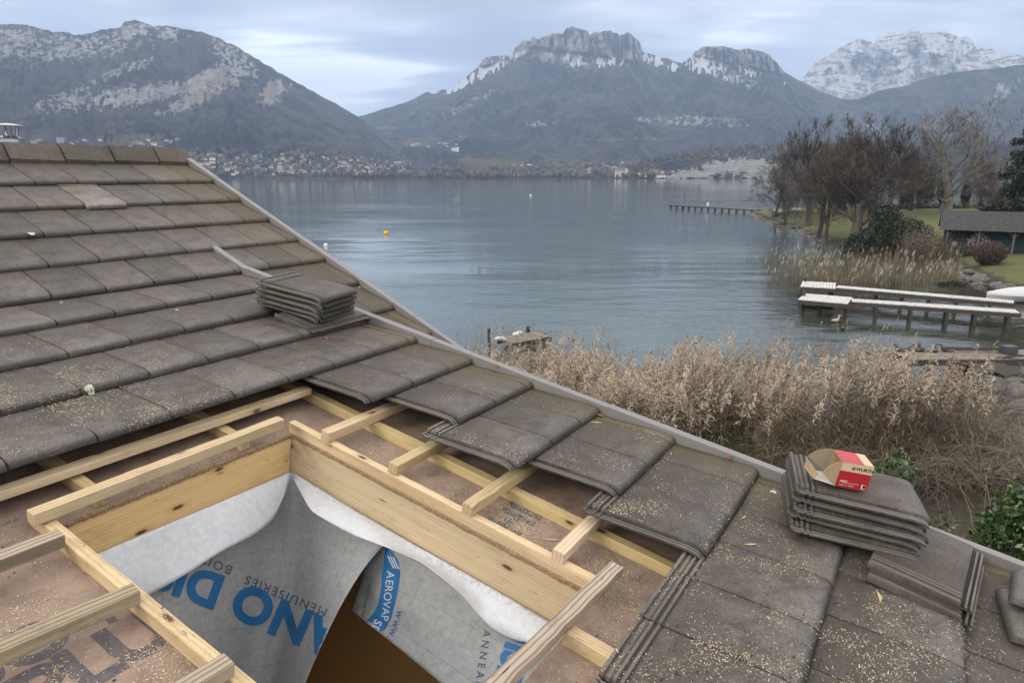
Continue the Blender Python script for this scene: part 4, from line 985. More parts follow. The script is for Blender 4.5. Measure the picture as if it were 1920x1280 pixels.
# ------------------------------------------------------------------ the opened carton of screws
def carton():
    hb = .106+5*.0365-.036-.004
    a = np.array(PB(*pxB(1564, 910, hb), hb)); b_ = np.array(PB(*pxB(1623, 921, hb), hb))
    X = (b_-a); Wd = np.linalg.norm(X); X /= Wd; Z = nB; Yv = np.cross(Z, X)
    if Yv@(a-CP) < 0: Yv = -Yv
    H = .105; D = .10; root = empty('carton', tuple(a), 'small opened red and brown cardboard carton on top of the right tile stack', 'carton')
    kraft = material('kraft_card', lambda t: t.bsdf(t.mix(t.noise(coord(t), 60, 4), (.42, .29, .16), (.52, .38, .23)), .85)); red = flatmat('card_red', (.42, .018, .022), .45); pink = flatmat('card_red_top', (.50, .035, .045), .3); wht = flatmat('card_white', (.75, .70, .62), .6)
    cream = flatmat('card_cream', (.62, .50, .30), .6); blk = flatmat('ink_black', (.02, .02, .025), .5)
    th = .0015
    def pan(mb, o, e1, e2, w_, h_, m=0): n_ = np.cross(e1, e2); mb.box(o, e1, e2, n_, w_, h_, th, m)
    mb = MB()
    pan(mb, a, X, Z, Wd, H); pan(mb, a+Yv*D, X, Z, Wd, H); pan(mb, a, X, Yv, Wd, D); pan(mb, a+X*Wd, Yv, Z, D, H); pan(mb, a+Z*H, X, Yv, Wd, D)
    mb.build('body', kraft, root)
    def face(name, x0, x1, z0, z1, mat, o=a, e1=X, e2=Z, nn=-Yv, off=.0022):
        m = MB(); m.box(o+e1*x0+e2*z0+nn*off, e1, e2, nn, x1-x0, z1-z0, .0006); return m.build(name, mat, root)
    face('printed_panel', 0.001, Wd-.001, 0.001, H*.68, red); face('printed_panel', .001, Wd-.001, H*.68, H-.001, cream)
    face('printed_panel', .001, Wd*.70, .001, D-.001, pink, a+Z*H, X, Yv, Z, .0022); face('printed_panel', Wd*.70, Wd-.001, .001, D-.001, cream, a+Z*H, X, Yv, Z, .0022)
    face('printed_panel', .001, D-.001, .001, H-.001, red, a+X*Wd, Yv, Z, X, .0022)
    def tx(s, x, z, size, mat, bold=0., o=a, e1=X, e2=Z, nn=-Yv):
        V, F = text_mesh(s, bold); m = MB(); m.add([o+e1*(x+v[0]*size)+e2*(z+v[1]*size)+nn*.0032 for v in V], F); m.build('printed_text', mat, root)
    tx('WURTH', Wd*.47, H*.785, .0175, blk, .04); 
    for (dx, dz) in ((0, 0), (.0065, 0), (0, .0065), (.0065, .0065)): face('printed_logo', Wd*.34+dx, Wd*.34+dx+.0055, H*.775+dz, H*.775+dz+.0055, red, off=.0032)
    tx('AMT', Wd*.10, H*.22, .014, wht, .02); tx('powered by RW', Wd*.26, H*.20, .008, wht); tx('4x50  O  TX20', Wd*.10, H*.09, .009, wht)
    face('printed_panel', Wd*.80, Wd*.93, H*.08, H*.26, wht, off=.0032); face('printed_panel', Wd*.84, Wd*.92, H*.12, H*.25, blk, off=.0042)
    # torn flaps fanning out on the left
    def flap(name, pts, mat):
        m = MB(); n_ = len(pts); V = list(pts); nn = np.cross(pts[1]-pts[0], pts[2]-pts[0]); nn /= np.linalg.norm(nn); V += [p+nn*th for p in pts]
        m.add(V, [list(range(n_)), list(range(2*n_-1, n_-1, -1))]+[[i, i+n_, (i+1) % n_+n_, (i+1) % n_] for i in range(n_)]); m.build(name, mat, root)
    def arc(o, e1, e2, r1, r2, a0, a1, n_=9): return [o+e1*r1*math.cos(q)+e2*r2*math.sin(q) for q in np.linspace(a0, a1, n_)]
    # front flap: quarter round, swung outwards
    fx = -X*.93-Yv*.30+Z*.0; fx /= np.linalg.norm(fx)
    flap('flap', [a+Z*.002]+arc(a+Z*.002, fx, Z, .085, H*.98, .55, math.pi/2), kraft)
    bx = -X*.97+Yv*.12; bo = a+Yv*D+Z*.002
    flap('flap', [bo]+arc(bo, bx, Z, .098, H*1.0, .5, math.pi/2), material('kraft_inside', lambda t: t.bsdf(t.mix(t.noise(coord(t), 50, 4), (.25, .21, .14), (.33, .28, .19)), .9)))
    flap('flap', [a+Z*.001, bo, bo-X*.085-Yv*.015+Z*.004, a-X*.085-Yv*.0+Z*.014], wht)
    flap('flap', [a-X*.080-Yv*.018+Z*.045, a-X*.085-Yv*.0+Z*.014, bo-X*.088+Z*.006, bo-X*.092+Z*.05], kraft)
carton()

# ------------------------------------------------------------------ sawdust, shavings, leaves
def on_surface(u, v):
    if not (-.6 < u < 3.05 and .05 < v < 5.6): return None
    k = math.ceil(v/G_); u0 = ROWU.get(k, 9)
    if k <= 4 or u >= u0+.004: return roof_h(u, v)+.0012
    if k >= 5:
        u1 = ROWU.get(k+1, 9)
        if k+1 <= 13 and u >= ROWU.get(k+1, 9) and ((k+1)*G_-v) < LT: return tile_top((k+1)*G_-v)+.001
    if OU0-.01 < u < OU1+.01 and OV0-.01 < v < OV1+.005: return None
    for cu2, w2 in ((.93, .021), (2.30, .022), (1.125, .022), (1.745, .022)):
        if abs(u-cu2) < w2 and v > 1.3: return CBH+.001 if (cu2 in (.93, 2.3)) else None
    return UH+.0015
_gu, _gv = np.meshgrid(np.arange(-1, 3.2, .02), np.arange(0, 5.8, .02), indexing='ij'); _DG = np.clip((fbm(_gu*7.+3, _gv*7., 4, 61)-.40)*5.5, .06, 1)
def DR(u, v): return _DG[int((u+1)/.02), int(v/.02)] if -1 < u < 3.15 and 0 < v < 5.75 else 0
V = []; F = []; NB = 0
clumps = [(1.8, 3.9, .28, 900), (2.1, 4.25, .30, 1300), (2.05, 4.75, .2, 700), (1.95, 4.0, .5, 1100), (2.6, 3.15, .3, 800), (2.45, 3.6, .28, 700), (2.6, 3.9, .5, 500), (2.16, 3.1, .16, 900), (2.2, 3.38, .16, 800), (1.9, 3.6, .14, 350),
          (1.1, 1.25, .22, 700), (1.35, 1.2, .25, 650), (1.0, .9, .3, 260), (.75, 1.45, .25, 300), (1.9, .9, .4, 250), (.6, 2.2, .30, 1300), (.5, 2.6, .3, 1100), (.75, 2.65, .16, 900), (1.35, 1.72, .16, 600), (1.8, 1.66, .12, 350), (2.13, 2.2, .10, 300), (2.13, 2.65, .12, 420), (2.15, 2.95, .10, 300), (2.4, 2.5, .6, 500), (1.5, 1.2, 1.2, 700), (2.5, 4.6, .6, 700), (.4, 1.75, .25, 350)]
for cu2, cv2, sg, n_ in clumps:
    for _ in range(int(n_*3.0)):
        u = rng.normal(cu2, sg); v = rng.normal(cv2, sg*.8)
        if DR(u, v) < rng.random(): continue
        h = on_surface(u, v)
        if h is None: continue
        a_ = rng.uniform(0, 2*math.pi); L = rng.gamma(1.5, .0010)+.0007; wd = rng.uniform(.0005, .0012); c, s = math.cos(a_), math.sin(a_); tz = rng.uniform(0, .0015)
        for (x, y, z) in ((-L, -wd, 0), (L, -wd, tz), (L, wd, tz), (-L, wd, .0003)): V.append(PB(u+x*c-y*s, v+x*s+y*c, h+z))
V = np.array(V); F = np.arange(len(V)).reshape(-1, 4)
M_DUST = material('sawdust', lambda t: t.bsdf(t.mix(t.attr('tint', 'Fac'), (.50, .38, .20), (.80, .70, .50)), .9))
tag(fastmesh('sawdust', V, F, M_DUST, org=tuple(PB(2, 3, 0)), attrs={'tint': np.repeat(rng.random(len(F)), 4)}), 'pale sawdust and wood shavings scattered over the tiles and underlay boards', 'sawdust', kind='stuff')
# dark crumbs of moss and dirt
V = []
for cu2, cv2, sg, n_ in ((2.15, 2.6, .45, 130), (.6, 2.2, .4, 120), (1.6, 1.7, .35, 60), (1.75, 3.9, .2, 260), (1.72, 4.2, .25, 260), (2.6, 4.2, .6, 100), (2.9, 2.8, .3, 160)):
    for _ in range(n_):
        u = rng.normal(cu2, sg); v = rng.normal(cv2, sg); h = on_surface(u, v)
        if h is None: continue
        r_ = rng.gamma(1.4, .0007)+.0006; pts_ = IV*r_*(1+.5*(rng.random((12, 1))-.5)); pts_[:, 2] *= .5
        V.append(np.array([PB(u+x*2, v+y, h+z+.0005) for x, y, z in pts_]))
V = np.array(V); n_ = len(V); F = (IF[None]+(np.arange(n_)*12)[:, None, None]).reshape(-1, 3)
tag(fastmesh('debris', V.reshape(-1, 3), F, flatmat('moss_crumbs', (.05, .038, .026), .95), org=tuple(PB(2, 3, 0))), 'dark crumbs of moss and bark fallen on the boards and tiles', 'debris', kind='stuff')
def chip(name, u, v, L, wd, a_, mat, label, cat, group, curl=.004, h=None):
    h = (on_surface(u, v) or 0.04) if h is None else h; mb = MB(); c, s = math.cos(a_), math.sin(a_); P = []
    for i in range(9):
        x = -L/2+L*i/8; w2 = wd*(1-abs(i-4)/4.6); y0 = .05*L*math.sin(i*.5); P.append([PB(u+x*c-(y0+y)*s, v+x*s+(y0+y)*c, h+.001+curl*(i/8.)*(1-i/8.)*3+z) for y, z in ((-w2/2, 0), (0, .0015+wd*.1), (w2/2, 0), (0, -.0003))])
    mb.grid(np.array(P), None, 0, .5, True); return tag(mb.build(name, mat), label, cat, group)
M_CHIP = flatmat('wood_chip', (.62, .47, .24), .8); M_LEAF = material('dead_leaf', lambda t: t.bsdf(t.mix(t.noise(coord(t), 90, 3), (.16, .06, .03), (.27, .12, .055)), .85))
for (x, y, L, wd, lab) in ((1650, 1112, .07, .014, 'split pale wood chip in front of the crosswise tiles'), (1397, 960, .05, .008, 'thin shaving on the tile left of the carton stack'), (1410, 1013, .055, .01, 'curled shaving on the tile below the box stack'), (1120, 784, .06, .008, 'straight splinter beside the verge flashing'), (1036, 1012, .09, .008, 'long splinter on the underlay between two short battens')):
    u, v = pxB(x, y, .03 if y != 1012 else UH); chip('wood_chip', u, v, L, wd, rng.uniform(-.5, 1), M_CHIP, lab, 'wood chip', 'wood chips on the roof')
for (x, y, lab) in ((468, 512, 'curled brown leaf caught at the bend of the lower verge strip'), (929, 693, 'brown leaf by the verge flashing above the reeds'), (1127, 775, 'rust brown leaf at the verge beside a splinter'), (1364, 863, 'brown leaf at the verge left of the carton stack'), (613, 632, 'tiny orange leaf below the left tile stack')):
    u, v = pxB(x, y, .02); chip('dead_leaf', u, v, .05, .03, rng.uniform(0, 3), M_LEAF, lab, 'leaf', 'dead leaves on the roof', .012)
def lichen(x, y, r_, lab):
    up_ = y < 500 and x < 400
    if up_:
        rr_ = ray(x, y); o = O_-CP; t = (o@nA)/(rr_@nA); q = rr_*t-o; P0 = lambda a, b, h: PA(q@eu+a, q@eA+b, h+.038)
    else:
        u, v = pxB(x, y, .033); P0 = lambda a, b, h: PB(u+a, v+b, roof_h(u+a, v+b)+.0012+h)
    mb = MB(); n_ = 22; G = []
    for (k, h) in ((1., 0), (.85, .0015), (.5, .0012), (.12, .0018)):
        G.append([P0(r_*k*(1+.18*math.sin(3*a+x)+.1*math.sin(7*a))*math.cos(a), r_*k*(1+.18*math.sin(3*a+x))*math.sin(a), h) for a in np.linspace(0, 2*math.pi, n_, endpoint=False)])
    mb.grid(np.array(G), None, 0, .5, True); mb.f.append([3*n_+i for i in range(n_)]); mb.m.append(0)
    tag(mb.build('lichen', M_LICH), lab, 'lichen', 'lichen rosettes on the tiles')
M_LICH = material('lichen', lambda t: t.bsdf(t.mix(t.mr(t.noise(coord(t), 160, 3), .4, .6), (.36, .38, .30), (.62, .63, .52)), .95))
lichen(168, 724, .018, 'large pale lichen rosette low on the left part of the roof')
lichen(59, 448, .020, 'yellowish lichen rosette near the left end of the fourth tile course')
lichen(114, 559, .008, 'small lichen spot left of centre on the roof'); lichen(331, 573, .010, 'small lichen ring left of the smaller tile stack')
lichen(674, 538, .008, 'tiny white lichen ring right of the smaller tile stack')
lichen(1453, 913, .014, 'green white lichen left of the carton stack')

# ------------------------------------------------------------------ the near bank and the garden peninsula
SHORE_PX = [(1410, 402), (1425, 410), (1450, 420), (1490, 433), (1530, 447), (1570, 460), (1605, 468), (1650, 476), (1700, 480), (1745, 488), (1785, 503), (1822, 524), (1860, 541), (1925, 553)]
shore = [W(x, y)[:2] for x, y in SHORE_PX]+[W(2120, 600)[:2], W(2010, 640)[:2], W(1930, 672)[:2], W(1880, 700)[:2], W(1858, 740)[:2], W(1848, 790)[:2], W(1790, 826)[:2], W(1620, 850)[:2], W(1400, 862)[:2], W(1100, 880)[:2], W(800, 900)[:2]]
poly = np.array(shore+[np.array([-14, 14.]), np.array([-45, 14.]), np.array([-45, -25.]), np.array([150, -25.]), np.array([260, 170.])]+[W(x, y)[:2] for x, y in ((2300, 378), (1900, 386), (1640, 388), (1500, 393), (1425, 399))])
def sdf(X, Y):
    p = np.stack([X.ravel(), Y.ravel()], 1); n = len(poly); d = np.full(len(p), 1e9); ins = np.zeros(len(p), bool)
    for i in range(n):
        a = poly[i]; b = poly[(i+1) % n]; e = b-a; t = np.clip(((p-a)@e)/(e@e), 0, 1); q = p-a-t[:, None]*e; d = np.minimum(d, (q*q).sum(1))
        c = (a[1] > p[:, 1]) != (b[1] > p[:, 1]); xx = (b[0]-a[0])*(p[:, 1]-a[1])/(b[1]-a[1]+1e-12)+a[0]; ins ^= c & (p[:, 0] < xx)
    d = np.sqrt(d); return np.where(ins, d, -d).reshape(X.shape)
def ground_z(x, y, d=None):
    x = np.atleast_1d(np.asarray(x, float)); y = np.atleast_1d(np.asarray(y, float))
    d = sdf(x, y) if d is None else d
    z = np.where(d > 0, 1.05*(1-np.exp(-d/1.1))+np.clip(d-3, 0, 60)*.012, np.clip(d*.35, -2.5, 0)-.06)
    return z+(fbm(x/3., y/3., 3, 4)-.5)*.18*np.clip(d/2., 0, 1)
def bank_mat(t):
    P = coord(t); kind = t.attr('dry', 'Fac'); n = t.noise(P, .35, 6, .65); n2 = t.noise(P, 7, 5, .7); n3 = t.noise(P, 60, 3, .7)
    gr = t.mix(t.mr(n, .35, .65), (.065, .095, .022), (.135, .135, .045)); gr = t.mix(t.mr(n2, .4, .7, 0, .5), gr, (.15, .12, .055))
    dr = t.mix(t.mr(n2, .3, .7), (.035, .030, .019), (.095, .078, .047))
    dr = t.mix(t.mr(kind, 1.1, 1.5), dr, (.04, .036, .028))
    c = t.mix(t.mr(t.math('ADD', kind, t.math('MULTIPLY', t.math('SUBTRACT', n2, .5), .5)), .4, .6), gr, dr)
    t.bsdf(c, .95, t.bump(t.math('ADD', n3, n2), .8, .04))
def bank():
    xs = np.concatenate([np.arange(-40, 60, .8), np.arange(60, 240, 3.)]); ys = np.concatenate([np.arange(-20, 60, .8), np.arange(60, 190, 1.6)])
    X, Y = np.meshgrid(xs, ys, indexing='ij'); d = sdf(X, Y); Z = ground_z(X.ravel(), Y.ravel(), d.ravel()).reshape(X.shape)
    n1, n2 = X.shape; i, j = np.meshgrid(np.arange(n1-1), np.arange(n2-1), indexing='ij'); a = (i*n2+j).ravel()
    dry = np.where(Y < 36, np.where(X > W(1880, 760)[0]+2.2, .25, .9), .0)+np.clip(1-d/1.4, 0, 1); dry = np.where((d < .9) & (d > -2), 1.6, dry)
    o = fastmesh('bank', np.stack([X, Y, Z], -1).reshape(-1, 3), np.stack([a, a+n2, a+n2+1, a+1], 1), material('bank_grass', bank_mat), attrs={'dry': dry.ravel()}, smooth=True)
    return tag(o, kind='structure')
bank()

# ---- rocks
M_ROCK = material('rock', lambda t: t.bsdf(t.mix(t.mr(t.noise(coord(t), 3, 7, .7), .3, .7), (.045, .042, .036), (.22, .205, .18)), .9, t.bump(t.noise(coord(t), 6, 6, .7), .8, .05)))
def rock_proto(seed):
    import bmesh
    bm = bmesh.new(); bmesh.ops.create_icosphere(bm, subdivisions=3, radius=1)
    V = np.array([v.co[:] for v in bm.verts]); F = np.array([[v.index for v in f.verts] for f in bm.faces]); bm.free()
    r_ = np.random.default_rng(seed); 
    for _ in range(9):
        n_ = r_.normal(size=3); n_ /= np.linalg.norm(n_); c = r_.uniform(.45, .85); dd = V@n_; V = V-np.maximum(dd-c, 0)[:, None]*n_
    V *= (1+.16*(fbm(V[:, 0]*2+seed, V[:, 1]*2+V[:, 2]*1.7, 3, seed)-.5))[:, None]; V[:, 2] *= .62; return V, F
RP_ = [rock_proto(s) for s in range(5)]; rock_me = []
for V_, F_ in RP_:
    o = fastmesh('rock', V_, F_, M_ROCK, smooth=False); rock_me.append(o.data); bpy.data.objects.remove(o)
def rock(x, y, z, s, label, group):
    o = bpy.data.objects.new('rock', rock_me[int(rng.integers(5))]); C.objects.link(o); o.location = (x, y, z)
    o.scale = (s*rng.uniform(.8, 1.4), s*rng.uniform(.7, 1.1), s*rng.uniform(.7, 1.2)); o.rotation_euler = (rng.uniform(-.3, .3), rng.uniform(-.3, .3), rng.uniform(0, 6.3)); tag(o, label, 'rock', group)
sp = np.array(shore)
def along(i0, i1, step, s0, s1, inn, label, group, mx=200, rows=1):
    seg = sp[i0:i1+1]; ds = np.r_[0, np.cumsum(np.linalg.norm(np.diff(seg, axis=0), axis=1))]; q = np.arange(0, ds[-1], step); k = 0
    for a in q:
        for r_ in range(rows):
            if k >= mx: return
            x = np.interp(a, ds, seg[:, 0])+rng.normal(0, .25); y = np.interp(a, ds, seg[:, 1])+rng.normal(0, .35)+inn*r_
            s = rng.uniform(s0, s1); z = float(ground_z(x, y)[0]); rock(x, y, max(z, -.15)+s*.12, s, label, group); k += 1
along(0, 9, 1.15, .35, .75, .7, 'grey boulder in the stone edging of the tree-covered peninsula', 'boulders edging the peninsula', 110, 2)
along(9, 13, .85, .35, .7, .8, 'boulder in the heap between the mid lawn and the water', 'boulders below the right lawn', 60, 2)
for _ in range(34):
    x, y = rng.uniform(1845, 1925), rng.uniform(690, 880); p = W(x, y, .2); s = rng.uniform(.25, .75); z = float(ground_z(p[0], p[1])[0]); rock(p[0], p[1], max(z, -.1)+s*.2, s, 'rough boulder on the near right shore below the short dock', 'boulders on the near shore')

# ---- timber docks
M_DECK = material('dock_planks', lambda t: t.bsdf(t.mix(t.mr(t.noise(t.sc(coord(t), (1, 1, 1)), 5, 6, .7), .3, .7), (.36, .35, .33), (.74, .73, .70)), .9))
M_DECKD = material('dock_planks_dark', lambda t: t.bsdf(t.mix(t.mr(t.noise(coord(t), 4, 6, .7), .3, .7), (.12, .10, .08), (.30, .26, .22)), .9))
M_POST = material('dock_post', lambda t: t.bsdf(t.mix(t.noise(coord(t), 6, 5), (.035, .03, .026), (.09, .075, .06)), .9))
M_CONC = material('concrete', lambda t: t.bsdf(t.mix(t.noise(coord(t), 3, 6, .7), (.10, .095, .08), (.20, .19, .165)), .95))
def planks(a, b_, wd, z, th=.05, pw=.14, mat=M_DECK, parent=None, name='deck'):
    """planks laid across the line a-b"""
    a = np.array([a[0], a[1], z]); b_ = np.array([b_[0], b_[1], z]); d = b_-a; L = np.linalg.norm(d); d /= L; sd = np.array([-d[1], d[0], 0]); mb = MB(); n_ = int(L/pw)
    for i in range(n_):
        mb.box(a+d*(i*pw)-sd*(wd/2+rng.uniform(-.012, .012))+Z3*rng.uniform(-.006, .006), d, sd, Z3, pw-.016, wd, th)
    o = mb.build(name, mat, parent)
    for s in (-1, 1):
        m2 = MB(); m2.box(a-sd*(.04)+sd*s*(wd/2-.045)-Z3*.24, d, sd, Z3, L, .08, .235); m2.build('stringer', M_POST, parent)
    return d, sd
def post(x, y, z0, z1, r_, parent, name='post', mat=None):
    mb = MB(); mb.tube([(x, y, z0), (x+.01, y, (z0+z1)/2), (x, y, z1)], r_, 8); return mb.build(name, mat or M_POST, parent, smooth=False)
def dock(name, pl, walk, z, label, posts, wplat, wwalk, tops=()):
    a = W(*walk[0], z); b_ = W(*walk[1], z); root = empty(name, (a[0], a[1], 0), label, 'dock', 'timber docks')
    planks(a, b_, wwalk, z, parent=root)
    c = W(*pl[0], z); d_ = W(*pl[1], z); planks(c, d_, wplat, z+.01, parent=root, pw=.2, name='platform')
    for (x, top) in posts:
        t = (x-walk[0][0])/(walk[1][0]-walk[0][0]); q = a+(b_-a)*t if t > 0 else c+(d_-c)*np.clip((x-pl[0][0])/(pl[1][0]-pl[0][0]), 0, 1)
        dd = (b_-a)[:2]; dd = dd/np.linalg.norm(dd); s = np.array([-dd[1], dd[0]])
        for k in (-1, 1): post(q[0]+s[0]*k*wwalk*.42, q[1]+s[1]*k*wwalk*.42, -1.5, z-.05+top, .09, root)
    for (x, y, h) in tops: p = W(x, y, z); post(p[0], p[1], -1.5, z+h, .10, root)
    return root
d1 = dock('dock', ((1503, 557), (1597, 565)), ((1597, 563.5), (1912, 585)), .9, 'long pale plank dock nearer the camera with a square head', [(1506, 0), (1538, 0), (1588, 0), (1648, 0), (1715, 0), (1783, 0), (1834, 0), (1893, 0)], 2.5, 1.05, ((1507, 556, .35), (1541, 553, .45)))
d2 = dock('dock', ((1503, 533), (1569, 537)), ((1569, 538), (1905, 567)), .9, 'long grey plank dock further out, parallel behind the nearer one', [(1506, 0), (1560, 0), (1650, 0), (1702, 0), (1753, 0), (1803, 0), (1862, 0)], 2.7, 1.0, ((1510, 529, .4),))
for x in (1513, 1543):
    a = W(x-8, 571, .45); b_ = W(x+20, 573, .45); planks(a, b_, .35, .45, parent=d1, name='step')
# short dock with rubble pier at the lower right
z = .95; sd_root = empty('dock', tuple(W(1800, 672, 0)), 'short brown plank dock on a concrete pier by the near boulders', 'dock', 'timber docks')
planks(W(1690, 669, z), W(1960, 667, z), 1.15, z, mat=M_DECKD, parent=sd_root, pw=.16)
planks(W(1672, 661, z), W(1960, 658.5, z), .5, z-.02, mat=M_DECKD, parent=sd_root, pw=.2)
mb = MB(); a = W(1768, 657, z+.12); b_ = W(1880, 658, z+.12); d = (b_-a)/np.linalg.norm(b_-a); mb.box(a, d, np.array([-d[1], d[0], 0]), Z3, np.linalg.norm(b_-a), .12, .14); mb.build('kerb_beam', M_POST, sd_root)
mb = MB(); a = W(1800, 676, .8); b_ = W(1960, 672, .8); d = b_-a; L = np.linalg.norm(d); d /= L; sdv = np.array([-d[1], d[0], 0]); P = []
for i in range(13):
    f_ = i/12; zb = -.3+.75*max(0, math.sin(math.pi*min(1, f_*1.9)))**.6 if f_ < .53 else -.4
    P.append([a+d*L*f_-sdv*.55+Z3*(zb-.8), a+d*L*f_-sdv*.55, a+d*L*f_+sdv*.6, a+d*L*f_+sdv*.6+Z3*(zb-.8)])
mb.grid(np.array(P)[:, :, :], None, 0, 0, True); mb.build('pier', M_CONC, sd_root)
for x in (1700, 1740, 1785): p = W(x, 673, z); post(p[0], p[1], -1.4, z-.05, .10, sd_root)
# box and ropes on the short dock
bxp = W(1890, 663, z+.05); mb = MB(); e1 = d; mb.box(bxp-e1*.28-sdv*.2, e1, sdv, Z3, .56, .42, .36); o = mb.build('storage_box', flatmat('box_grey', (.055, .06, .065), .5), None, bevel=.03)
tag(o, 'dark grey storage box on the short dock by the boulders', 'box')
mb = MB(); q = [W(1868+8*i+rng.uniform(-3, 3), 668+rng.uniform(-2.5, 2.5), z+.06) for i in range(7)]; mb.tube(q, .03, 6); mb.tube([p+np.array([.2, -.1, .03]) for p in q[::-1]], .03, 6); tag(mb.build('mooring_rope', flatmat('rope_dark', (.03, .03, .03), .9)), 'dark heap of hose and rope beside the storage box', 'rope')
# dilapidated jetty at the left edge of the reeds
oj = empty('dock', tuple(W(985, 640, 0)), 'small broken plank jetty half hidden by reeds left of centre', 'dock', 'timber docks')
planks(W(946, 640, .55), W(1020, 627, .55), 1.3, .55, mat=M_DECKD, parent=oj, pw=.22)
for x, y, h in ((990, 617, .35), (992, 640, 0), (1024, 626, 0), (950, 640, 0), (1020, 618, 0)): p = W(x, y+5, .55); post(p[0], p[1], -1.3, .5+h, .11, oj)
p = W(917, 650, 0); o = post(p[0], p[1], -1., .95, .08, None, 'mooring_post'); tag(o, 'dark upright mooring post in the reeds left of the broken jetty', 'post')
for i in range(14):
    p = W(1012+i*7.2, 661+i*1.35, .55); o = post(p[0], p[1], -.8, .62+rng.uniform(-.12, .05), .06, None, 'stake'); tag(o, 'short dark stake in the row between reeds and water', 'stake', 'row of stakes in the reeds')
# white things on the jetty and plank beside it
for x, y, w_ in ((967, 622, .35), (974, 619, .3), (938, 630, .6)):
    p = W(x, y+6, .63); mb = MB(); mb.tube([p-[w_/2, 0, 0], p-[w_/4, 0, -.05], p+[w_/4, .02, .05], p+[w_/2, 0, 0]], [.03, .09, .09, .03], 8); tag(mb.build('fender', flatmat('fender_white', (.75, .74, .70), .6)), {967: 'white fender lying on the broken jetty', 974: 'second white fender on the broken jetty, further right', 938: 'longer white fender at the left end of the broken jetty'}[x], 'fender')
# long jetty beyond, off the tip of the peninsula
lj = empty('jetty', tuple(W(1340, 395, 0)), 'long thin dark jetty reaching into the lake off the tree-covered peninsula', 'jetty')
a = W(1258, 384.5, .8); b_ = W(1425, 394.5, .8); planks(a, b_, 1.2, .9, mat=M_DECKD, parent=lj, pw=.5)
for i in range(14):
    q = a+(b_-a)*(i/13.)
    for k in (-.5, .5): post(q[0], q[1]+k, -1, .85, .13, lj)
p = W(1282, 392, 0); o = post(p[0], p[1], -1, 4.2, .06, None, 'pole'); tag(o, 'thin tall pole in the water beside the long jetty', 'pole')
p = W(1327, 386, .95); mb = MB(); mb.tube([p, p+[0, 0, .5], p+[0, 0, .9]], [.22, .25, .12], 8); tag(mb.build('gull', flatmat('white_bird', (.8, .8, .8), .8)), 'white gull standing on the long jetty', 'bird')

# ---- buoys
def buoy(x, y, r_, mat, label):
    p = W(x, y, 0); root = empty('buoy', tuple(p), label, 'buoy'); mb = MB(); n_ = 16
    P = [[p+np.array([r_*math.cos(f)*math.cos(a), r_*math.cos(f)*math.sin(a), r_*.35+r_*math.sin(f)]) for a in np.linspace(0, 2*math.pi, n_, endpoint=False)] for f in np.linspace(-1.5, 1.5, 9)]
    mb.grid(np.array(P), None, 0, 0, True); mb.build('float', mat, root, smooth=True); m2 = MB(); m2.tube([p+[0, 0, r_*1.3], p+[0, 0, r_*1.6]], r_*.18, 6); m2.build('ring', M_POST, root)
buoy(724, 439, .38, flatmat('buoy_yellow', (.75, .42, .02), .4), 'yellow mooring buoy alone on the open lake')
buoy(611, 461, .25, flatmat('buoy_white', (.8, .8, .78), .4), 'white buoy beside the verge of the upper roof')
buoy(995, 367, .45, bpy.data.materials['buoy_white'], 'tiny distant white buoy in the middle of the lake')
# ---- covered boat at the dock
def boat(x, y, L, Wd, rz, label, z0=0.):
    p = W(x, y, z0); root = empty('boat', tuple(p), label, 'boat'); c, s = math.cos(rz), math.sin(rz)
    def T(a, b_, h): return p+np.array([a*c-b_*s, a*s+b_*c, h])
    P = []; Q = []
    for i in range(13):
        f = i/12; w_ = Wd/2*(math.sin(math.pi*min(1, .18+f*.62))**.7)*(1 if f < .95 else .3) if f > 0 else Wd*.36
        if f > .55: w_ = Wd/2*max(.02, 1-((f-.55)/.45)**2.2)
        P.append([T(-L/2+L*f, -w_, .55), T(-L/2+L*f, -w_*.8, .15), T(-L/2+L*f, 0, -.12+.35*max(0, f-.8)), T(-L/2+L*f, w_*.8, .15), T(-L/2+L*f, w_, .55)])
        ch = .42*math.sin(math.pi*min(.97, .12+f*.86)); Q.append([T(-L/2+L*f, -w_*1.03, .5), T(-L/2+L*f, -w_*1.02, .6), T(-L/2+L*f, -w_*.4, .62+ch*.8), T(-L/2+L*f, 0, .64+ch), T(-L/2+L*f, w_*.4, .62+ch*.8), T(-L/2+L*f, w_*1.02, .6), T(-L/2+L*f, w_*1.03, .5)])
    m = MB(); m.grid(np.array(P)); m.build('hull', flatmat('hull', (.5, .5, .48), .5), root, smooth=True)
    m = MB(); m.grid(np.array(Q)); m.build('cover', flatmat('boat_cover', (.58, .58, .57), .7), root, smooth=True)
boat(1912, 566, 4.4, 1.6, math.pi-.1, 'boat under a white cover moored between the two long docks')
boat(1461, 402, 3.2, 1.3, .2, 'small white boat pulled onto the grass between the first two trees', 1.05)
boat(1490, 399, 3.4, 1.3, .1, 'second small white boat on the grass behind the bare trees', 1.05)

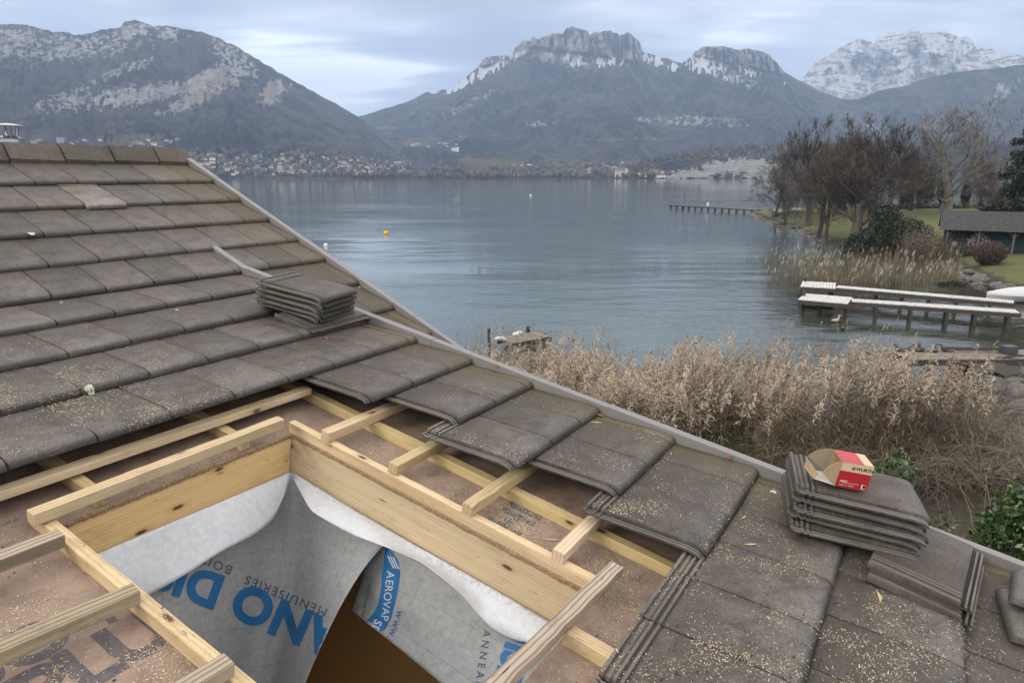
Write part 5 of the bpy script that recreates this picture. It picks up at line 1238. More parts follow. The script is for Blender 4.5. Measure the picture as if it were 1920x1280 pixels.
# ---- ducks
def duck(x, y, z, rz, label, s=1., mat=None):
    p = W(x, y, z); c_, s_ = math.cos(rz), math.sin(rz)
    def T(a, h, b_=0): return p+np.array([(a*c_-b_*s_)*s, (a*s_+b_*c_)*s, h*s])
    m = MB(); m.tube([T(-.30, .13), T(-.22, .12), T(-.08, .09), T(.08, .09), T(.17, .13), T(.20, .20), T(.21, .27), T(.24, .31), T(.29, .30), T(.36, .275)], [.01, .05, .105, .11, .075, .045, .038, .055, .045, .012], 10)
    return tag(m.build('duck', mat or M_DUCK, None, smooth=True), label, 'duck', 'ducks')
M_DUCK = material('duck_plumage', lambda t: t.bsdf(t.mix(t.mr(t.noise(coord(t), 6, 2), .4, .6), (.03, .028, .025), (.14, .12, .10)), .8))
M_DUCK2 = flatmat('duck_pale', (.42, .36, .30), .8)
duck(1566, 604, 0, .4, 'pale brown duck swimming in front of the nearer long dock', 1.2, M_DUCK2); duck(1580, 617, 0, 1., 'duck swimming just below the pale one', .9)
for x, lab in ((1690, 'leftmost dark duck on the short dock'), (1699, 'second dark duck from the left on the short dock'), (1721, 'dark duck on the short dock beside a tall reed plume'), (1733, 'dark duck in the middle of the short dock group'), (1753, 'dark duck on the short dock standing a little higher'), (1775, 'rightmost dark duck on the short dock')):
    duck(x, 660+rng.uniform(-1, 1), .97, rng.uniform(0, 3), lab, 1.)

# ---- boathouse
def boathouse():
    z0 = 1.1; a = W(1768, 471, z0); b_ = W(1925, 478, z0); d = b_-a; L = np.linalg.norm(d)*1.25; d /= np.linalg.norm(d); n_ = np.array([-d[1], d[0], 0])
    root = empty('boathouse', tuple(a), 'dark teal timber boathouse with a grey shingle roof on the right lawn', 'boathouse')
    H = 2.15; D = 4.2; teal = material('teal_boards', lambda t: t.bsdf(t.mix(t.noise(t.sc(coord(t), (6, 6, .3)), 2, 3), (.003, .022, .029), (.006, .036, .043)), .7)); tim = flatmat('grey_timber', (.12, .10, .085), .9)  # teal darkened so the wall colour itself carries its shadow
    m = MB(); m.box(a+n_*1.1-d*.0, d, n_, Z3, L, D-1.1, H); m.build('wall', teal, root)
    roof = material('shingle_roof', lambda t: t.bsdf(t.mix(t.mr(t.noise(t.sc(coord(t), (1, 1, 1)), 4, 6, .7), .3, .7), (.030, .031, .032), (.085, .084, .084)), .9, t.bump(t.n('ShaderNodeTexBrick', Vector=coord(t), Scale=3.).outputs['Fac'], .5, .03)))
    m = MB(); e = .55; rh = 1.55; o1 = a-d*e-n_*.3+Z3*(H-.02); P = [o1, o1+d*(L+2*e), a+d*(L+e)+n_*(D/2)+Z3*(H+rh), a-d*e+n_*(D/2)+Z3*(H+rh), a-d*e+n_*(D+.3)+Z3*(H-.02), a+d*(L+e)+n_*(D+.3)+Z3*(H-.02)]
    P2 = [p+Z3*.12 for p in P]; m.add(P+P2, [(0, 3, 2, 1), (3, 4, 5, 2), (6, 7, 8, 9), (9, 8, 11, 10), (0, 1, 7, 6), (1, 2, 8, 7), (2, 5, 11, 8), (5, 4, 10, 11), (4, 3, 9, 10), (3, 0, 6, 9)]); m.build('roof', roof, root)
    m = MB(); m.box(o1+Z3*-.05-n_*.03, d, n_, Z3, L+2*e, .03, .16); m.build('fascia', tim, root)
    m = MB(); m.add([a-d*.02+n_*0+Z3*H, a-d*.02+n_*D+Z3*H, a-d*.02+n_*(D/2)+Z3*(H+rh-.1), a+d*.06+n_*0+Z3*H, a+d*.06+n_*D+Z3*H, a+d*.06+n_*(D/2)+Z3*(H+rh-.1)], [(0, 1, 2), (5, 4, 3), (0, 3, 4, 1), (1, 4, 5, 2), (2, 5, 3, 0)]); m.build('gable', teal, root)
    for k in (0.02, .33, .66, .99):
        q = a+d*L*k; m = MB(); m.box(q-d*.08, d, n_, Z3, .16, .16, H); 
        for s in (-1, 1):
            if 0 <= k+s*.1 <= 1.1: m.tube([q+n_*.08+Z3*(H-.75), q+n_*.08+d*s*.28+Z3*(H-.28), q+n_*.08+d*s*.65+Z3*(H-.06)], .05, 4)
        m.build('post', tim, root)
boathouse()

# ------------------------------------------------------------------ bare trees
def rings(P, rad, sides):
    """P (n,k,3), rad (n,k) -> verts, quads of n tubes"""
    n, k = rad.shape; D = np.gradient(P, axis=1); D /= np.linalg.norm(D, axis=2)[..., None]+1e-9
    up = np.where(abs(D[..., 2:3]) < .9, np.array([0, 0, 1.]), np.array([1., 0, 0])); A = np.cross(D, up); A /= np.linalg.norm(A, axis=2)[..., None]+1e-9; B = np.cross(D, A)
    if sides == 2:
        V = np.stack([P-A*rad[..., None], P+A*rad[..., None]], 2)
        i = np.arange(n*(k)).reshape(n, k)[:, :-1].ravel(); F = np.stack([i*2, i*2+1, (i+1)*2+1, (i+1)*2], 1); return V.reshape(-1, 3), F
    th = np.arange(sides)/sides*2*math.pi
    V = P[:, :, None]+rad[..., None, None]*(A[:, :, None]*np.cos(th)[:, None]+B[:, :, None]*np.sin(th)[:, None])
    i = np.arange(n*k).reshape(n, k)[:, :-1].ravel(); Fs = []
    for s in range(sides): s2 = (s+1) % sides; Fs.append(np.stack([i*sides+s, i*sides+s2, (i+1)*sides+s2, (i+1)*sides+s], 1))
    return V.reshape(-1, 3), np.concatenate(Fs)
def grow(seed, H, spec, up=.25, wob=.18, r0=None, trunk_frac=.35, lean=(0, 0), fork=True):
    """spec: per level (children, length ratio, angle deg, steps, sides)"""
    r_ = np.random.default_rng(seed); r0 = r0 or H*.023
    P0 = np.zeros((1, 3)); D0 = np.array([[lean[0], lean[1], 1.]]); D0 /= np.linalg.norm(D0); Ln = np.array([H*trunk_frac*1.6]); Rd = np.array([r0]); out = []
    for lv, (nc, lr, ang, K, sides) in enumerate(spec):
        n = len(P0); P = np.zeros((n, K+1, 3)); P[:, 0] = P0; D = D0.copy(); Ds = np.zeros((n, K+1, 3)); Ds[:, 0] = D
        for k in range(K):
            D = D+r_.normal(0, wob*(1.2 if lv else .35), (n, 3)); D[:, 2] += up*(.5, .45, .18, .05, 0, 0)[lv]; D /= np.linalg.norm(D, axis=1)[:, None]; P[:, k+1] = P[:, k]+D*(Ln/K)[:, None]; Ds[:, k+1] = D
        f = np.linspace(0, 1, K+1); rad = Rd[:, None]*(1-f*(.55 if lv < 3 else .7))
        if lv == 0: rad = rad*(1+.55*np.exp(-f*9))
        out.append((P, rad, sides))
        if nc == 0 or lv == len(spec)-1: break
        ncv = nc
        idx = np.repeat(np.arange(n), ncv); m = len(idx); tlo = trunk_frac if lv == 0 else .18
        t = r_.uniform(tlo, 1, m); t[::ncv] = 1.0; kk = np.minimum((t*K).astype(int), K-1); fr = t*K-kk
        Ps = P[idx, kk]*(1-fr)[:, None]+P[idx, kk+1]*fr[:, None]; Dp = Ds[idx, kk+1]
        q = r_.normal(size=(m, 3)); q -= (q*Dp).sum(1)[:, None]*Dp; q /= np.linalg.norm(q, axis=1)[:, None]
        if lv == 0: az = np.arange(m)*2.4+r_.uniform(0, 1, m); q = np.stack([np.cos(az), np.sin(az), 0*az], 1)
        a = np.radians(ang*r_.uniform(.6, 1.3, m)); a[::ncv] *= .35
        D0 = Dp*np.cos(a)[:, None]+q*np.sin(a)[:, None]; D0 /= np.linalg.norm(D0, axis=1)[:, None]
        Ln = Ln[idx]*lr*r_.uniform(.6, 1.2, m)*(1.15-.45*t if lv else 1.1-.25*t); Rp = rad[idx, kk]; Rd = Rp*r_.uniform(.28, .50, m)*(.8 if lv == 0 else 1.15); Rd[::ncv] = Rp[::ncv]*.8; P0 = Ps
    return out
BARKS = {}
def bark(name, c1, c2):
    return material(name, lambda t: t.bsdf(t.mix(t.mr(t.noise(t.sc(coord(t), (1, 1, .4)), 2.5, 6, .7), .35, .65), c1, c2), .95))
B_BROWN = bark('bark_brown', (.060, .049, .040), (.130, .108, .090)); B_GREY = bark('bark_grey', (.065, .057, .048), (.145, .128, .108)); B_RED = bark('bark_reddish', (.068, .053, .043), (.145, .115, .092)); B_PALE = bark('bark_plane', (.11, .098, .075), (.27, .245, .20)); B_DARK = bark('bark_dark', (.04, .034, .03), (.085, .073, .062))
def tree_obj(seed, H, spec, mt, mc, minr=.0155, split=2, **k):
    lv = grow(seed, H, spec, **k); root = empty('bare_tree', (0, 0, 0))
    zmax = max((P[..., 2]).max() for P, _, _ in lv); sc = H/zmax
    for nm, part, m in (('trunk', lv[:split], mt), ('crown', lv[split:], mc)):
        V = []; F = []; n = 0
        for P, rad, sides in part:
            v, f = rings(P*sc, np.maximum(rad*sc, minr), sides); V.append(v); F.append(f+n); n += len(v)
        o = fastmesh(nm, np.concatenate(V), np.concatenate(F), m); o.parent = root; tag(o)
    return root
SP_D = [(12, .85, 46, 7, 7), (8, .62, 44, 6, 5), (7, .58, 42, 4, 3), (6, .62, 42, 3, 2), (5, .70, 42, 2, 2), (0, 0, 0, 2, 2)]
SP_P = [(8, 1.25, 42, 8, 8), (8, .56, 44, 6, 6), (7, .56, 42, 4, 4), (6, .60, 42, 3, 2), (4, .66, 40, 2, 2), (0, 0, 0, 2, 2)]
TP = [tree_obj(11, 16, SP_D, B_BROWN, B_BROWN, up=.22, trunk_frac=.26), tree_obj(12, 16, SP_D, B_BROWN, B_RED, up=.18, trunk_frac=.22), tree_obj(13, 16, SP_D, B_DARK, B_GREY, up=.10, wob=.24, trunk_frac=.28),
      tree_obj(14, 22, SP_P, B_PALE, B_PALE, up=.28, wob=.20, trunk_frac=.17, r0=.46, minr=.017), tree_obj(15, 16, SP_D, B_GREY, B_BROWN, up=.30, wob=.14, trunk_frac=.12)]
usedt = set()
def put_tree(i, x, y, top, sx, rz, label, z=1.25):
    top -= (y-top)*.07; sx *= 1.12
    p = W(x, y, z); d = (p-CP)@cF; H = (y-top)/FOC*d; pr = TP[i]; H0 = 22 if i == 3 else 16; s = H/H0
    o = copy_tree(pr) if i in usedt else pr; usedt.add(i)
    o.location = (p[0], p[1], float(ground_z(p[0], p[1])[0])-.1); o.scale = (s*sx, s*sx, s); o.rotation_euler.z = rz
    tag(o, label, 'tree', 'bare winter trees on the peninsula'); return o
put_tree(2, 1453, 402, 286, .80, .3, 'dark bare tree nearest the tip of the peninsula')
put_tree(2, 1473, 413, 300, .70, 2.3, 'bare leaning tree second from the tip, dark trunk at the water edge')
put_tree(0, 1516, 418, 229, .78, 1.0, 'tall brown bare tree with a thick trunk, third from the tip')
put_tree(1, 1536, 432, 262, .70, 4.1, 'reddish twigged bare tree between two taller brown ones')
put_tree(0, 1549, 438, 250, .62, 2.9, 'bare tree with a pale trunk just left of the dark evergreen shrubs')
put_tree(0, 1572, 402, 232, .80, 5.0, 'tall bare tree rising behind the trio of trunks by the water')
put_tree(4, 1602, 446, 255, .90, 1.9, 'multi-stemmed bare tree growing out of the dark evergreen bush')
put_tree(0, 1635, 405, 228, .92, 3.6, 'tall broad bare tree with arching upper branches in the middle of the grove')
put_tree(1, 1668, 408, 280, .95, .4, 'lower reddish bare tree right of the broad arching one')
put_tree(2, 1706, 396, 276, .80, 1.4, 'bare tree left of the large plane tree')
put_tree(3, 1772, 399, 200, 1.15, .85, 'large pale plane tree with wide open crown standing on the lawn')
put_tree(2, 1735, 389, 290, .8, 5.2, 'slim bare tree behind the plane tree, left side')
put_tree(0, 1838, 389, 285, .75, .9, 'bare tree behind the plane tree, right side')
put_tree(1, 1862, 420, 330, 1.25, 2.2, 'dense low brown tree behind the boathouse roof')
put_tree(4, 1912, 462, 335, 1.6, 3.2, 'dense brown tree overhanging the right end of the boathouse')
put_tree(2, 1585, 396, 260, .8, 3.3, 'bare tree far back in the grove, between two tall brown trees')
# ---- ivy-clad trunks behind the lawn
def leafcloud(c, r3, n, size, seed, shell=.55, flat=.5):
    r_ = np.random.default_rng(seed); q = r_.normal(size=(n, 3)); q /= np.linalg.norm(q, axis=1)[:, None]; rad = shell+(1-shell)*r_.random(n)**.6
    lump = .72+.5*fbm(q[:, 0]*2.2+seed, q[:, 1]*2.2+q[:, 2]*2.7, 3, seed); P = c+q*(rad*lump)[:, None]*np.asarray(r3)
    A = r_.normal(size=(n, 3)); A /= np.linalg.norm(A, axis=1)[:, None]; B = np.cross(A, r_.normal(size=(n, 3))); B /= np.linalg.norm(B, axis=1)[:, None]; s = size*r_.uniform(.6, 1.3, n)[:, None]
    V = np.stack([P-A*s, P-B*s*flat*.9+A*s*.15, P+A*s, P+B*s*flat*.9+A*s*.15], 1); return V.reshape(-1, 3), np.repeat(r_.random(n), 4)
def leaf_mat(name, c1, c2, rough=.6, c3=None):
    def f(t):
        ti = t.attr('tint', 'Fac'); c = t.mix(ti, c1, c2)
        if c3: c = t.mix(t.mr(ti, .86, .94), c, c3)
        t.bsdf(c, rough)
    return material(name, f)
M_EVER = leaf_mat('evergreen_leaf', (.008, .018, .010), (.030, .050, .025)); M_IVY = leaf_mat('ivy_leaf', (.015, .028, .012), (.05, .06, .03))
M_LAUREL = leaf_mat('laurel_leaf', (.014, .040, .010), (.065, .12, .03), .3, (.20, .25, .09)); M_TWIG = leaf_mat('shrub_twig', (.05, .040, .027), (.27, .22, .15)); M_REDTW = leaf_mat('red_twig', (.05, .032, .028), (.12, .075, .062)); M_OLIVE = leaf_mat('olive_shrub', (.045, .05, .02), (.14, .13, .06)); M_BOX = leaf_mat('clipped_leaf', (.03, .042, .018), (.085, .09, .045)); M_FLOW = leaf_mat('winter_blossom', (.20, .13, .11), (.72, .60, .58))
def twigs(c, r3, n, seed, L=.8, rad=.008, up=1.):
    r_ = np.random.default_rng(seed); a = r_.uniform(0, 2*math.pi, n); q = np.stack([np.cos(a)*r_.random(n)**.5, np.sin(a)*r_.random(n)**.5, 0*a], 1)
    base = c+q*np.asarray(r3)*[.45, .45, 0]-np.array([0, 0, r3[2]*.95]); K = 4; P = np.zeros((n, K+1, 3)); P[:, 0] = base; D = q*[1., 1., 0]*.8+[0, 0, up]; D += r_.normal(0, .25, (n, 3)); D /= np.linalg.norm(D, axis=1)[:, None]; ln = r3[2]*1.9*r_.uniform(.5, 1.05, n)
    for k in range(K): D = D+r_.normal(0, .16, (n, 3)); D /= np.linalg.norm(D, axis=1)[:, None]; P[:, k+1] = P[:, k]+D*(ln/K)[:, None]
    return rings(P, np.linspace(1, .4, K+1)[None]*np.full((n, 1), rad), 2)
def shrub(name, x, y, wpx, hpx, mat, label, n=900, size=.09, cat='shrub', tw=0, twm=None, z=None, group=None, shell=.5, flat=.5, deep=.8):
    p = W(x, y, 1.0) if z is None else W(x, y, z); d = (p-CP)@cF; rx = wpx/2/FOC*d; rz = hpx/2/FOC*d; gz = float(ground_z(p[0], p[1])[0])
    if z is not None: gz = z
    if name == 'laurel': g0 = float(ground_z(p[0], p[1])[0]); rz = (z+2*rz-g0)/2; gz = g0
    root = empty(name, (p[0], p[1], gz), label, cat, group); c = np.array([p[0], p[1]+rx*.3, gz+rz*.95])
    if n:
        V, tt = leafcloud(c, (rx, rx*deep, rz), n, size, int(x*7+y), shell, flat); o = fastmesh('foliage', V, np.arange(len(V)).reshape(-1, 4), mat, org=(p[0], p[1], gz), attrs={'tint': tt}); o.parent = root; o.location = (0, 0, 0)
    if tw:
        V, F = twigs(c, (rx*1.1, rx*deep, rz*1.05), tw, int(x+y), rad=.006+d*.00009); o = fastmesh('stems', V, F, twm or M_TWIG, org=(p[0], p[1], gz), attrs={'tint': np.repeat(rng.random(tw), len(V)//tw)}); o.parent = root; o.location = (0, 0, 0)
    return root
shrub('evergreen_shrub', 1622, 464, 74, 84, M_EVER, 'tall dark evergreen bush at the water edge under the bare trees', 5600, .17, deep=1, tw=260, shell=.3)
shrub('evergreen_shrub', 1662, 460, 62, 104, M_EVER, 'dark conical evergreen right of the tallest dark bush', 4200, .16, deep=1, tw=260, shell=.3)
shrub('evergreen_shrub', 1700, 462, 100, 74, M_IVY, 'loose dark green bush between the evergreens and the brown shrubs', 4200, .14, deep=1, tw=250)
shrub('brown_shrub', 1742, 474, 80, 76, M_TWIG, 'twiggy brown shrub left of the boathouse', 1800, .10, tw=900)
shrub('brown_shrub', 1780, 470, 42, 34, M_TWIG, 'low light brown shrub in front of the boathouse left post', 1500, .09, tw=500)
shrub('clipped_shrub', 1784, 478, 40, 22, M_BOX, 'clipped green dome bush in front of the boathouse', 2200, .07, shell=.85)
shrub('brown_shrub', 1815, 478, 34, 22, M_REDTW, 'low reddish shrub between the clipped dome and the flowering bush', 1200, .08, tw=300)
shrub('flowering_shrub', 1838, 474, 48, 36, M_FLOW, 'pinkish white flowering bush before the boathouse', 2600, .07, shell=.8)
shrub('round_shrub', 1860, 494, 60, 44, M_REDTW, 'round dark reddish-brown shrub in front of the flowering bush', 4200, .07, shell=.62, tw=700, twm=M_REDTW)
shrub('clipped_shrub', 1908, 476, 36, 16, M_BOX, 'clipped green bush at the right end of the boathouse', 1600, .07, shell=.85)
shrub('juniper', 1795, 512, 66, 30, M_EVER, 'low spreading dark juniper above the boulder heap', 3000, .09, tw=150)
shrub('brown_shrub', 1778, 496, 56, 24, M_TWIG, 'low tangled brown shrub behind the juniper', 900, .08, tw=500)
shrub('brown_shrub', 1705, 478, 70, 22, M_REDTW, 'low rusty shrub at the shore behind the far reeds', 1200, .09, tw=500)
shrub('fir_sapling', 1912, 530, 26, 28, M_EVER, 'small dark green sapling at the right edge of the lawn', 900, .07)
for x, w_, h_ in ((1702, 16, 66), (1722, 14, 78), (1738, 22, 60), (1768, 26, 60), (1809, 18, 52), (1690, 10, 40)):
    shrub('ivy_trunk', x, 392, w_, h_, M_IVY, {1702: 'ivy covered trunk left of the plane tree', 1722: 'tall ivy covered trunk just left of the plane tree', 1738: 'broad ivy column close behind the plane tree', 1768: 'wide ivy covered trunk directly behind the plane tree', 1809: 'ivy covered trunk right of the plane tree', 1690: 'short ivy column furthest left behind the lawn'}[x], 1100, .28, 'ivy', shell=.3)
mb = MB(); 
V, tt = leafcloud(W(1745, 389, 1.8)+[0, 4, 0], (17, .8, .8), 5000, .16, 77, .3); tag(fastmesh('hedge', V, np.arange(len(V)).reshape(-1, 4), M_REDTW, org=tuple(W(1745, 389, 1.2)), attrs={'tint': tt}), 'low brown hedge closing the lawn towards the lake beyond', 'hedge')
# ---- conifer at the right edge
def conifer(x, y, top, wpx, label):
    p = W(x, y, 1.3); d = (p-CP)@cF; H = (y-top)/FOC*d; R_ = wpx/2/FOC*d; gz = float(ground_z(p[0], p[1])[0]); root = empty('conifer', (p[0], p[1], gz), label, 'conifer')
    m = MB(); m.tube([(p[0], p[1], gz), (p[0], p[1], gz+H*.5), (p[0], p[1], gz+H*.97)], [.4, .25, .04], 8); m.build('trunk', B_DARK, root)
    r_ = np.random.default_rng(5); Vs = []; n_b = 64; T_ = []
    for i in range(n_b):
        f = (i+.5)/n_b; h = H*(.12+.86*f); a = i*2.399; L = R_*(1-f)**.75*r_.uniform(.55, 1.15)+.25; k = int(520*(1-f)**.8+90); q = r_.random(k)**.6
        lat = r_.normal(0, .10, k)*L*(.3+q); drop = -.18*L*q+.10*L*q*q+r_.normal(0, .06, k)*L-r_.random(k)*.16*L
        Pq = np.stack([p[0]+np.cos(a)*L*q-np.sin(a)*lat, p[1]+np.sin(a)*L*q+np.cos(a)*lat, gz+h+drop], 1)
        A = r_.normal(size=(k, 3)); A[:, 2] -= .4; A /= np.linalg.norm(A, axis=1)[:, None]; B = np.cross(A, r_.normal(size=(k, 3))); B /= np.linalg.norm(B, axis=1)[:, None]; s = r_.uniform(.10, .24, k)[:, None]
        Vs.append(np.stack([Pq-A*s, Pq-B*s*.35, Pq+A*s, Pq+B*s*.35], 1).reshape(-1, 3)); T_.append(np.repeat(r_.random(k), 4))
    V = np.concatenate(Vs); o = fastmesh('crown', V, np.arange(len(V)).reshape(-1, 4), M_EVER, org=(p[0], p[1], gz), attrs={'tint': np.concatenate(T_)}); o.parent = root; o.location = (0, 0, 0)
conifer(1930, 462, 125, 190, 'tall dark spruce cut by the right edge of the picture')

# ------------------------------------------------------------------ reeds
def stems(base, Hh, seed, plume=.8, rad=.006, lean=.10, leaves=3, pscale=1., name='reeds', label='', mats=None, pl_c=True):
    r_ = np.random.default_rng(seed); n = len(base); K = 4; P = np.zeros((n, K+1, 3)); P[:, 0] = base; wind = np.array([.12, .02, 0]); D = np.tile([0, 0, 1.], (n, 1))+r_.normal(0, lean, (n, 3))*[1, 1, 0]; D /= np.linalg.norm(D, axis=1)[:, None]
    for k in range(K): D = D+wind*.25+r_.normal(0, .035, (n, 3)); D /= np.linalg.norm(D, axis=1)[:, None]; P[:, k+1] = P[:, k]+D*(Hh/K)[:, None]
    V1, F1 = rings(P, np.full((n, K+1), rad)*np.linspace(1, .5, K+1), 3); t1 = np.repeat(r_.random(n), (K+1)*3); Vs = [V1]; Fs = [F1]; T1 = [t1]; M = [np.zeros(len(F1), int)]; off = len(V1)
    # leaves: long blades arching away from the stem
    m = n*leaves; idx = np.repeat(np.arange(n), leaves); f = r_.uniform(.25, .92, m); kk = np.minimum((f*K).astype(int), K-1); fr = f*K-kk; S = P[idx, kk]*(1-fr)[:, None]+P[idx, kk+1]*fr[:, None]
    a = r_.uniform(0, 2*math.pi, m); Ld = r_.uniform(.22, .55, m); q = np.linspace(0, 1, 4); Pl = S[:, None]+np.stack([np.cos(a)[:, None]*Ld[:, None]*q*.8, np.sin(a)[:, None]*Ld[:, None]*q*.8, Ld[:, None]*(q*.75-q*q*r_.uniform(.3, 1.1, m)[:, None])], -1)
    V2, F2 = rings(Pl, np.full((m, 4), .011)*np.array([.6, 1, .7, .1])*1.15, 2); Vs.append(V2); Fs.append(F2+off); off += len(V2); T1.append(np.repeat(r_.random(m), 8)); M.append(np.zeros(len(F2), int))
    # plumes
    w_ = np.where(r_.random(n) < plume)[0]; B = 26; m = len(w_)*B; idx = np.repeat(w_, B); top = P[idx, K]; g = np.tile(np.linspace(0, 1, B), len(w_)); a = r_.uniform(0, 2*math.pi, m); ps = (r_.uniform(.75, 1.25, n)*pscale)[idx]; side = r_.uniform(0, 2*math.pi, n)[idx]
    ax = top+np.stack([.05*np.cos(side)*g*ps+.06*g*ps, .05*np.sin(side)*g*ps, (g*.30-.04)*ps], 1); Lb = (.045+.085*np.sin(np.pi*np.clip(.15+g*.8, 0, 1)))*ps; Db = np.stack([np.cos(a)*.55+.35*np.cos(side), np.sin(a)*.55+.35*np.sin(side), r_.uniform(-.15, .75, m)], 1); e = ax+Db*Lb[:, None]
    mid = ax+Db*Lb[:, None]*.5+r_.normal(0, .008, (m, 3)); e[:, 2] -= .03*ps
    V3, F3 = rings(np.stack([ax, mid, e], 1), np.stack([np.full(m, .004), .0115*ps, .004*ps], 1), 2); Vs.append(V3); Fs.append(F3+off); T1.append(np.repeat(np.repeat(r_.random(len(w_)), B)*.75+.25*r_.random(m), 6)); M.append(np.ones(len(F3), int))
    o = fastmesh(name, np.concatenate(Vs), np.concatenate(Fs), mats, org=tuple(base.mean(0)*[1, 1, 0]), attrs={'tint': np.concatenate(T1)}, fm=np.concatenate(M)); return tag(o, label, 'reeds', kind='stuff')
M_STEM = leaf_mat('reed_stem', (.060, .046, .028), (.25, .19, .11)); M_PLUME = leaf_mat('reed_plume', (.215, .165, .11), (.50, .41, .305), .9)
M_STEM2 = leaf_mat('reed_stem_far', (.13, .105, .06), (.30, .24, .15)); M_PL2 = leaf_mat('reed_plume_pale', (.42, .34, .26), (.72, .64, .54), .9)
def region(n, fn, seed):
    r_ = np.random.default_rng(seed); out = []
    while len(out) < n:
        x, y = fn(r_); p = W(x, y, 0); out.append([p[0], p[1], 0.])
    b_ = np.array(out); b_[:, 2] = np.maximum(ground_z(b_[:, 0], b_[:, 1]), -.9)-.02; return b_
def bed1(r_):
    while True:
        d = r_.uniform(15.5, 27.8); xw = r_.uniform(-4, 21); p = np.array([xw, d, 0.]); x = 960+FOC*((p-CP)@cR)/((p-CP)@cF); y = 640-FOC*((p-CP)@cU)/((p-CP)@cF)
        if x < 860 or x > 1830: continue
        far = 733+14*math.sin(x/60.)+(15*max(0, (1000-x)/140.))+(140*np.clip((x-1360)/300., 0, 1.25))
        if y < far and r_.random() > .02: continue
        if fbm(np.array([xw/1.1]), np.array([d/1.1]), 3, 72)[0] < .40: continue
        if x > 1660 and r_.random() < (x-1660)/260.: continue
        if y > 850+(1500-x)*.2 and 1300 < x < 1560 and r_.random() < .6: continue
        return x, y
b1 = region(6900, bed1, 3); stems(b1, np.random.default_rng(5).normal(2.1, .34, len(b1))+(fbm(b1[:, 0]/1.6, b1[:, 1]/1.6, 3, 71)-.5)*1.7, 11, .36, .0065,   .15, 4, 1.85, 'reeds', 'dense bed of dry tan reeds with feathery plumes below the roof', (M_STEM, M_PLUME))
def bed2(r_):
    while True:
        x = r_.uniform(860, 1700); y = r_.uniform(650, 790)
        if fbm(np.array([x/50.]), np.array([y/25.]), 3, 31)[0] > .47: return x, y
b2 = region(1900, bed2, 4); stems(b2, np.random.default_rng(6).normal(1.7, .35, len(b2)), 12, .30, .0045, .06, 1, .8, 'reeds', 'thin scattered reed stems standing in open water beyond the dense bed', (M_STEM2, M_PLUME))
def bed3(r_):
    while True:
        x = r_.uniform(1390, 1800); y = r_.uniform(478, 536)
        if y < 478+(x-1700)*.2 or (x < 1500 and r_.random() > (x-1390)/150.): continue
        if fbm(np.array([x/40.]), np.array([y/12.]), 3, 33)[0] > .38: return x, y
b3 = region(3600, bed3, 7); stems(b3, np.random.default_rng(8).normal(1.75, .3, len(b3)), 13, .07, .0075, .05, 1, 1.3, 'reeds', 'olive brown reed belt in the shallows in front of the lawn and shrubs', (M_STEM2, M_PL2))
def bed4(r_):
    while True:
        x = r_.uniform(1120, 1480); y = r_.uniform(470, 512)
        if fbm(np.array([x/50.]), np.array([y/9.]), 3, 35)[0] > .50: return x, y
b4 = region(520, bed4, 9); stems(b4, np.random.default_rng(10).normal(.8, .25, len(b4)), 14, .05, .006, .05, 1, .8, 'reeds', 'sparse patch of short reeds far out in the shallow water', (M_STEM2, M_PL2))
def bed5(r_): return r_.uniform(850, 1010), r_.uniform(618, 700)
b5 = region(260, bed5, 15); stems(b5, np.random.default_rng(16).normal(1.7, .3, len(b5)), 17, .18, .005, .06, 1, .8, 'reeds', 'few thin reeds in the water left of the broken jetty', (M_STEM2, M_PLUME))
# ---- brambles and brushwood on the near bank
def brush(n, fn, seed, L0, L1, rad, mat, name, label, kind='stuff', arch=.9):
    r_ = np.random.default_rng(seed); b_ = region(n, fn, seed); K = 6; P = np.zeros((n, K+1, 3)); P[:, 0] = b_; a = r_.uniform(0, 2*math.pi, n); D = np.stack([np.cos(a)*.35, np.sin(a)*.35, np.ones(n)], 1); ln = r_.uniform(L0, L1, n)
    for k in range(K): D[:, :2] += np.stack([np.cos(a), np.sin(a)], 1)*.16; D += r_.normal(0, .12, (n, 3)); D[:, 2] -= arch*.22*k/2; D /= np.linalg.norm(D, axis=1)[:, None]; P[:, k+1] = P[:, k]+D*(ln/K)[:, None]
    V, F = rings(P, np.full((n, 1), rad)*np.linspace(1, .4, K+1), 3); idx = np.repeat(np.arange(n), 3); kk = r_.integers(2, K, len(idx)); S = P[idx, kk]; q = r_.normal(size=(len(idx), 3)); q[:, 2] = abs(q[:, 2])*.6; q /= np.linalg.norm(q, axis=1)[:, None]; L2 = ln[idx]*r_.uniform(.12, .3, len(idx))
    V2, F2 = rings(np.stack([S, S+q*(L2/2)[:, None], S+q*L2[:, None]+r_.normal(0, .03, (len(idx), 3))], 1), np.full((len(idx), 3), rad*.6)*[1, .8, .3], 2)
    o = fastmesh(name, np.concatenate([V, V2]), np.concatenate([F, F2+len(V)]), mat, org=tuple(b_.mean(0)*[1, 1, 0]), attrs={'tint': np.concatenate([np.repeat(r_.random(n), (K+1)*3), np.repeat(r_.random(len(idx)), 6)])}); return tag(o, label, 'brambles', kind=kind)
def br1(r_):
    while True:
        x = r_.uniform(1480, 1935); y = r_.uniform(800, 1010)
        if x > 1850 and y < 940: continue
        if y > 860 or x < 1850-(860-y)*2: return x, y
brush(2300, br1, 21, 1.1, 2.4, .0085, M_TWIG, 'brambles', 'tangle of leafless brown brambles on the bank right of the reeds')
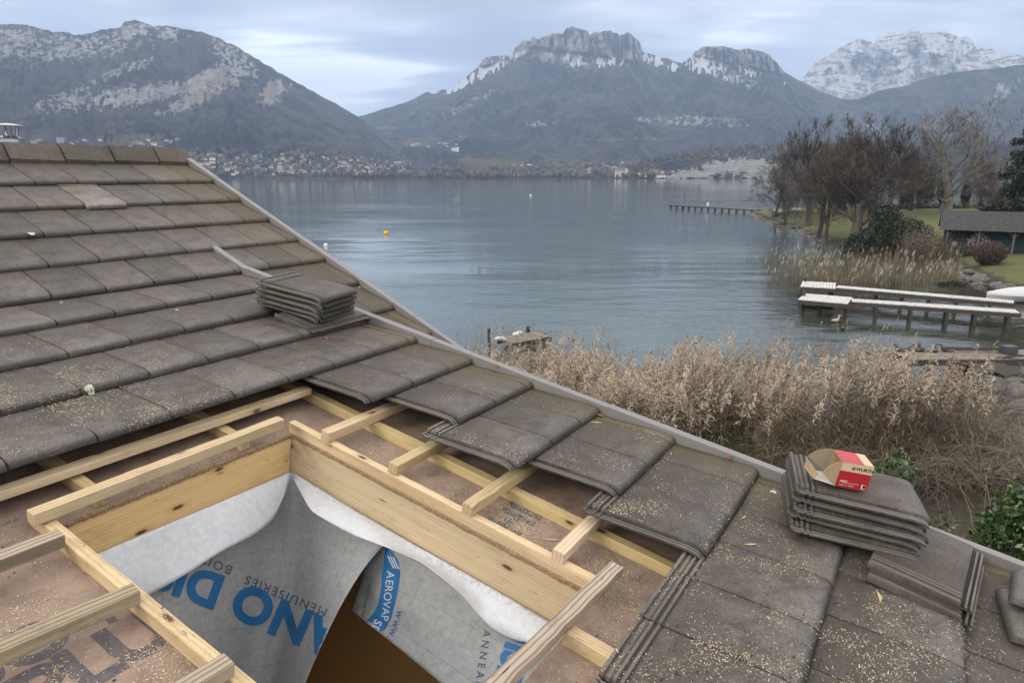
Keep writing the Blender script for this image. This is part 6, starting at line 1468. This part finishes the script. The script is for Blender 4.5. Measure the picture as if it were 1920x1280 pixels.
def br2(r_): return r_.uniform(1560, 1860), r_.uniform(760, 850)
brush(330, br2, 23, 1.6, 2.9, .006, M_TWIG, 'brushwood', 'tall thin leafless saplings in front of the short dock', arch=.1)
def br3(r_): return r_.uniform(1840, 1930), r_.uniform(735, 900)
brush(420, br3, 24, .5, 1.2, .006, M_TWIG, 'brushwood', 'dry brushwood caught among the near shore boulders')
def gr1(r_):
    while True:
        x, y = r_.normal(1470, 75), r_.uniform(870, 990)
        if 1330 < x < 1640: return x, y
brush(7000, gr1, 25, .7, 1.5, .0045, M_OLIVE, 'sedge', 'olive green grassy tussocks between reeds and roof', arch=1.2)
def gr2(r_): return r_.uniform(1000, 1500), r_.uniform(830, 1010)
brush(3500, gr2, 27, .5, 1.1, .0045, M_OLIVE, 'sedge', 'low olive undergrowth among the reeds by the verge', arch=1.2)
# laurels below the verge
def laurel(x, y, z, wpx, hpx, n, label, size=.055):
    shrub('laurel', x, y, wpx, hpx, M_LAUREL, label, int(n*1.7), size, 'shrub', tw=120, z=z, shell=.35, flat=.55, deep=.9)
laurel(1678, 915, 2.2, 100, 74, 900, 'yellow-green laurel behind the carton stack')
laurel(1912, 1085, 2.6, 150, 200, 4800, 'large glossy green laurel at the right edge beyond the verge')
laurel(1770, 1010, 2.2, 70, 60, 260, 'smaller laurel between the two larger ones')

# ------------------------------------------------------------------ haze: the air between here and the mountains
def haze(t):
    v = t.n('ShaderNodeVolumePrincipled', Density=HAZE_D, Anisotropy=.1)
    v.inputs['Color'].default_value = (.55, .72, 1.0, 1)
    o = t.n('ShaderNodeOutputMaterial'); t.nt.links.new(v.outputs[0], o.inputs['Volume'])
HAZE_D = 1.35e-4
M_HAZE = material('haze_air', haze)
hz = MB(); X_ = np.array([1., 0, 0]); Y_ = np.array([0, 1., 0]); Z_ = np.array([0, 0, 1.])
hz.box((-17000, -3500, -6), X_, Y_, Z_, 34000, 20000, 2106)
tag(hz.build('haze', M_HAZE, origin=(0, 0, -6)), kind='stuff', label='pale blue winter haze hanging in the air over the lake', cat='haze')
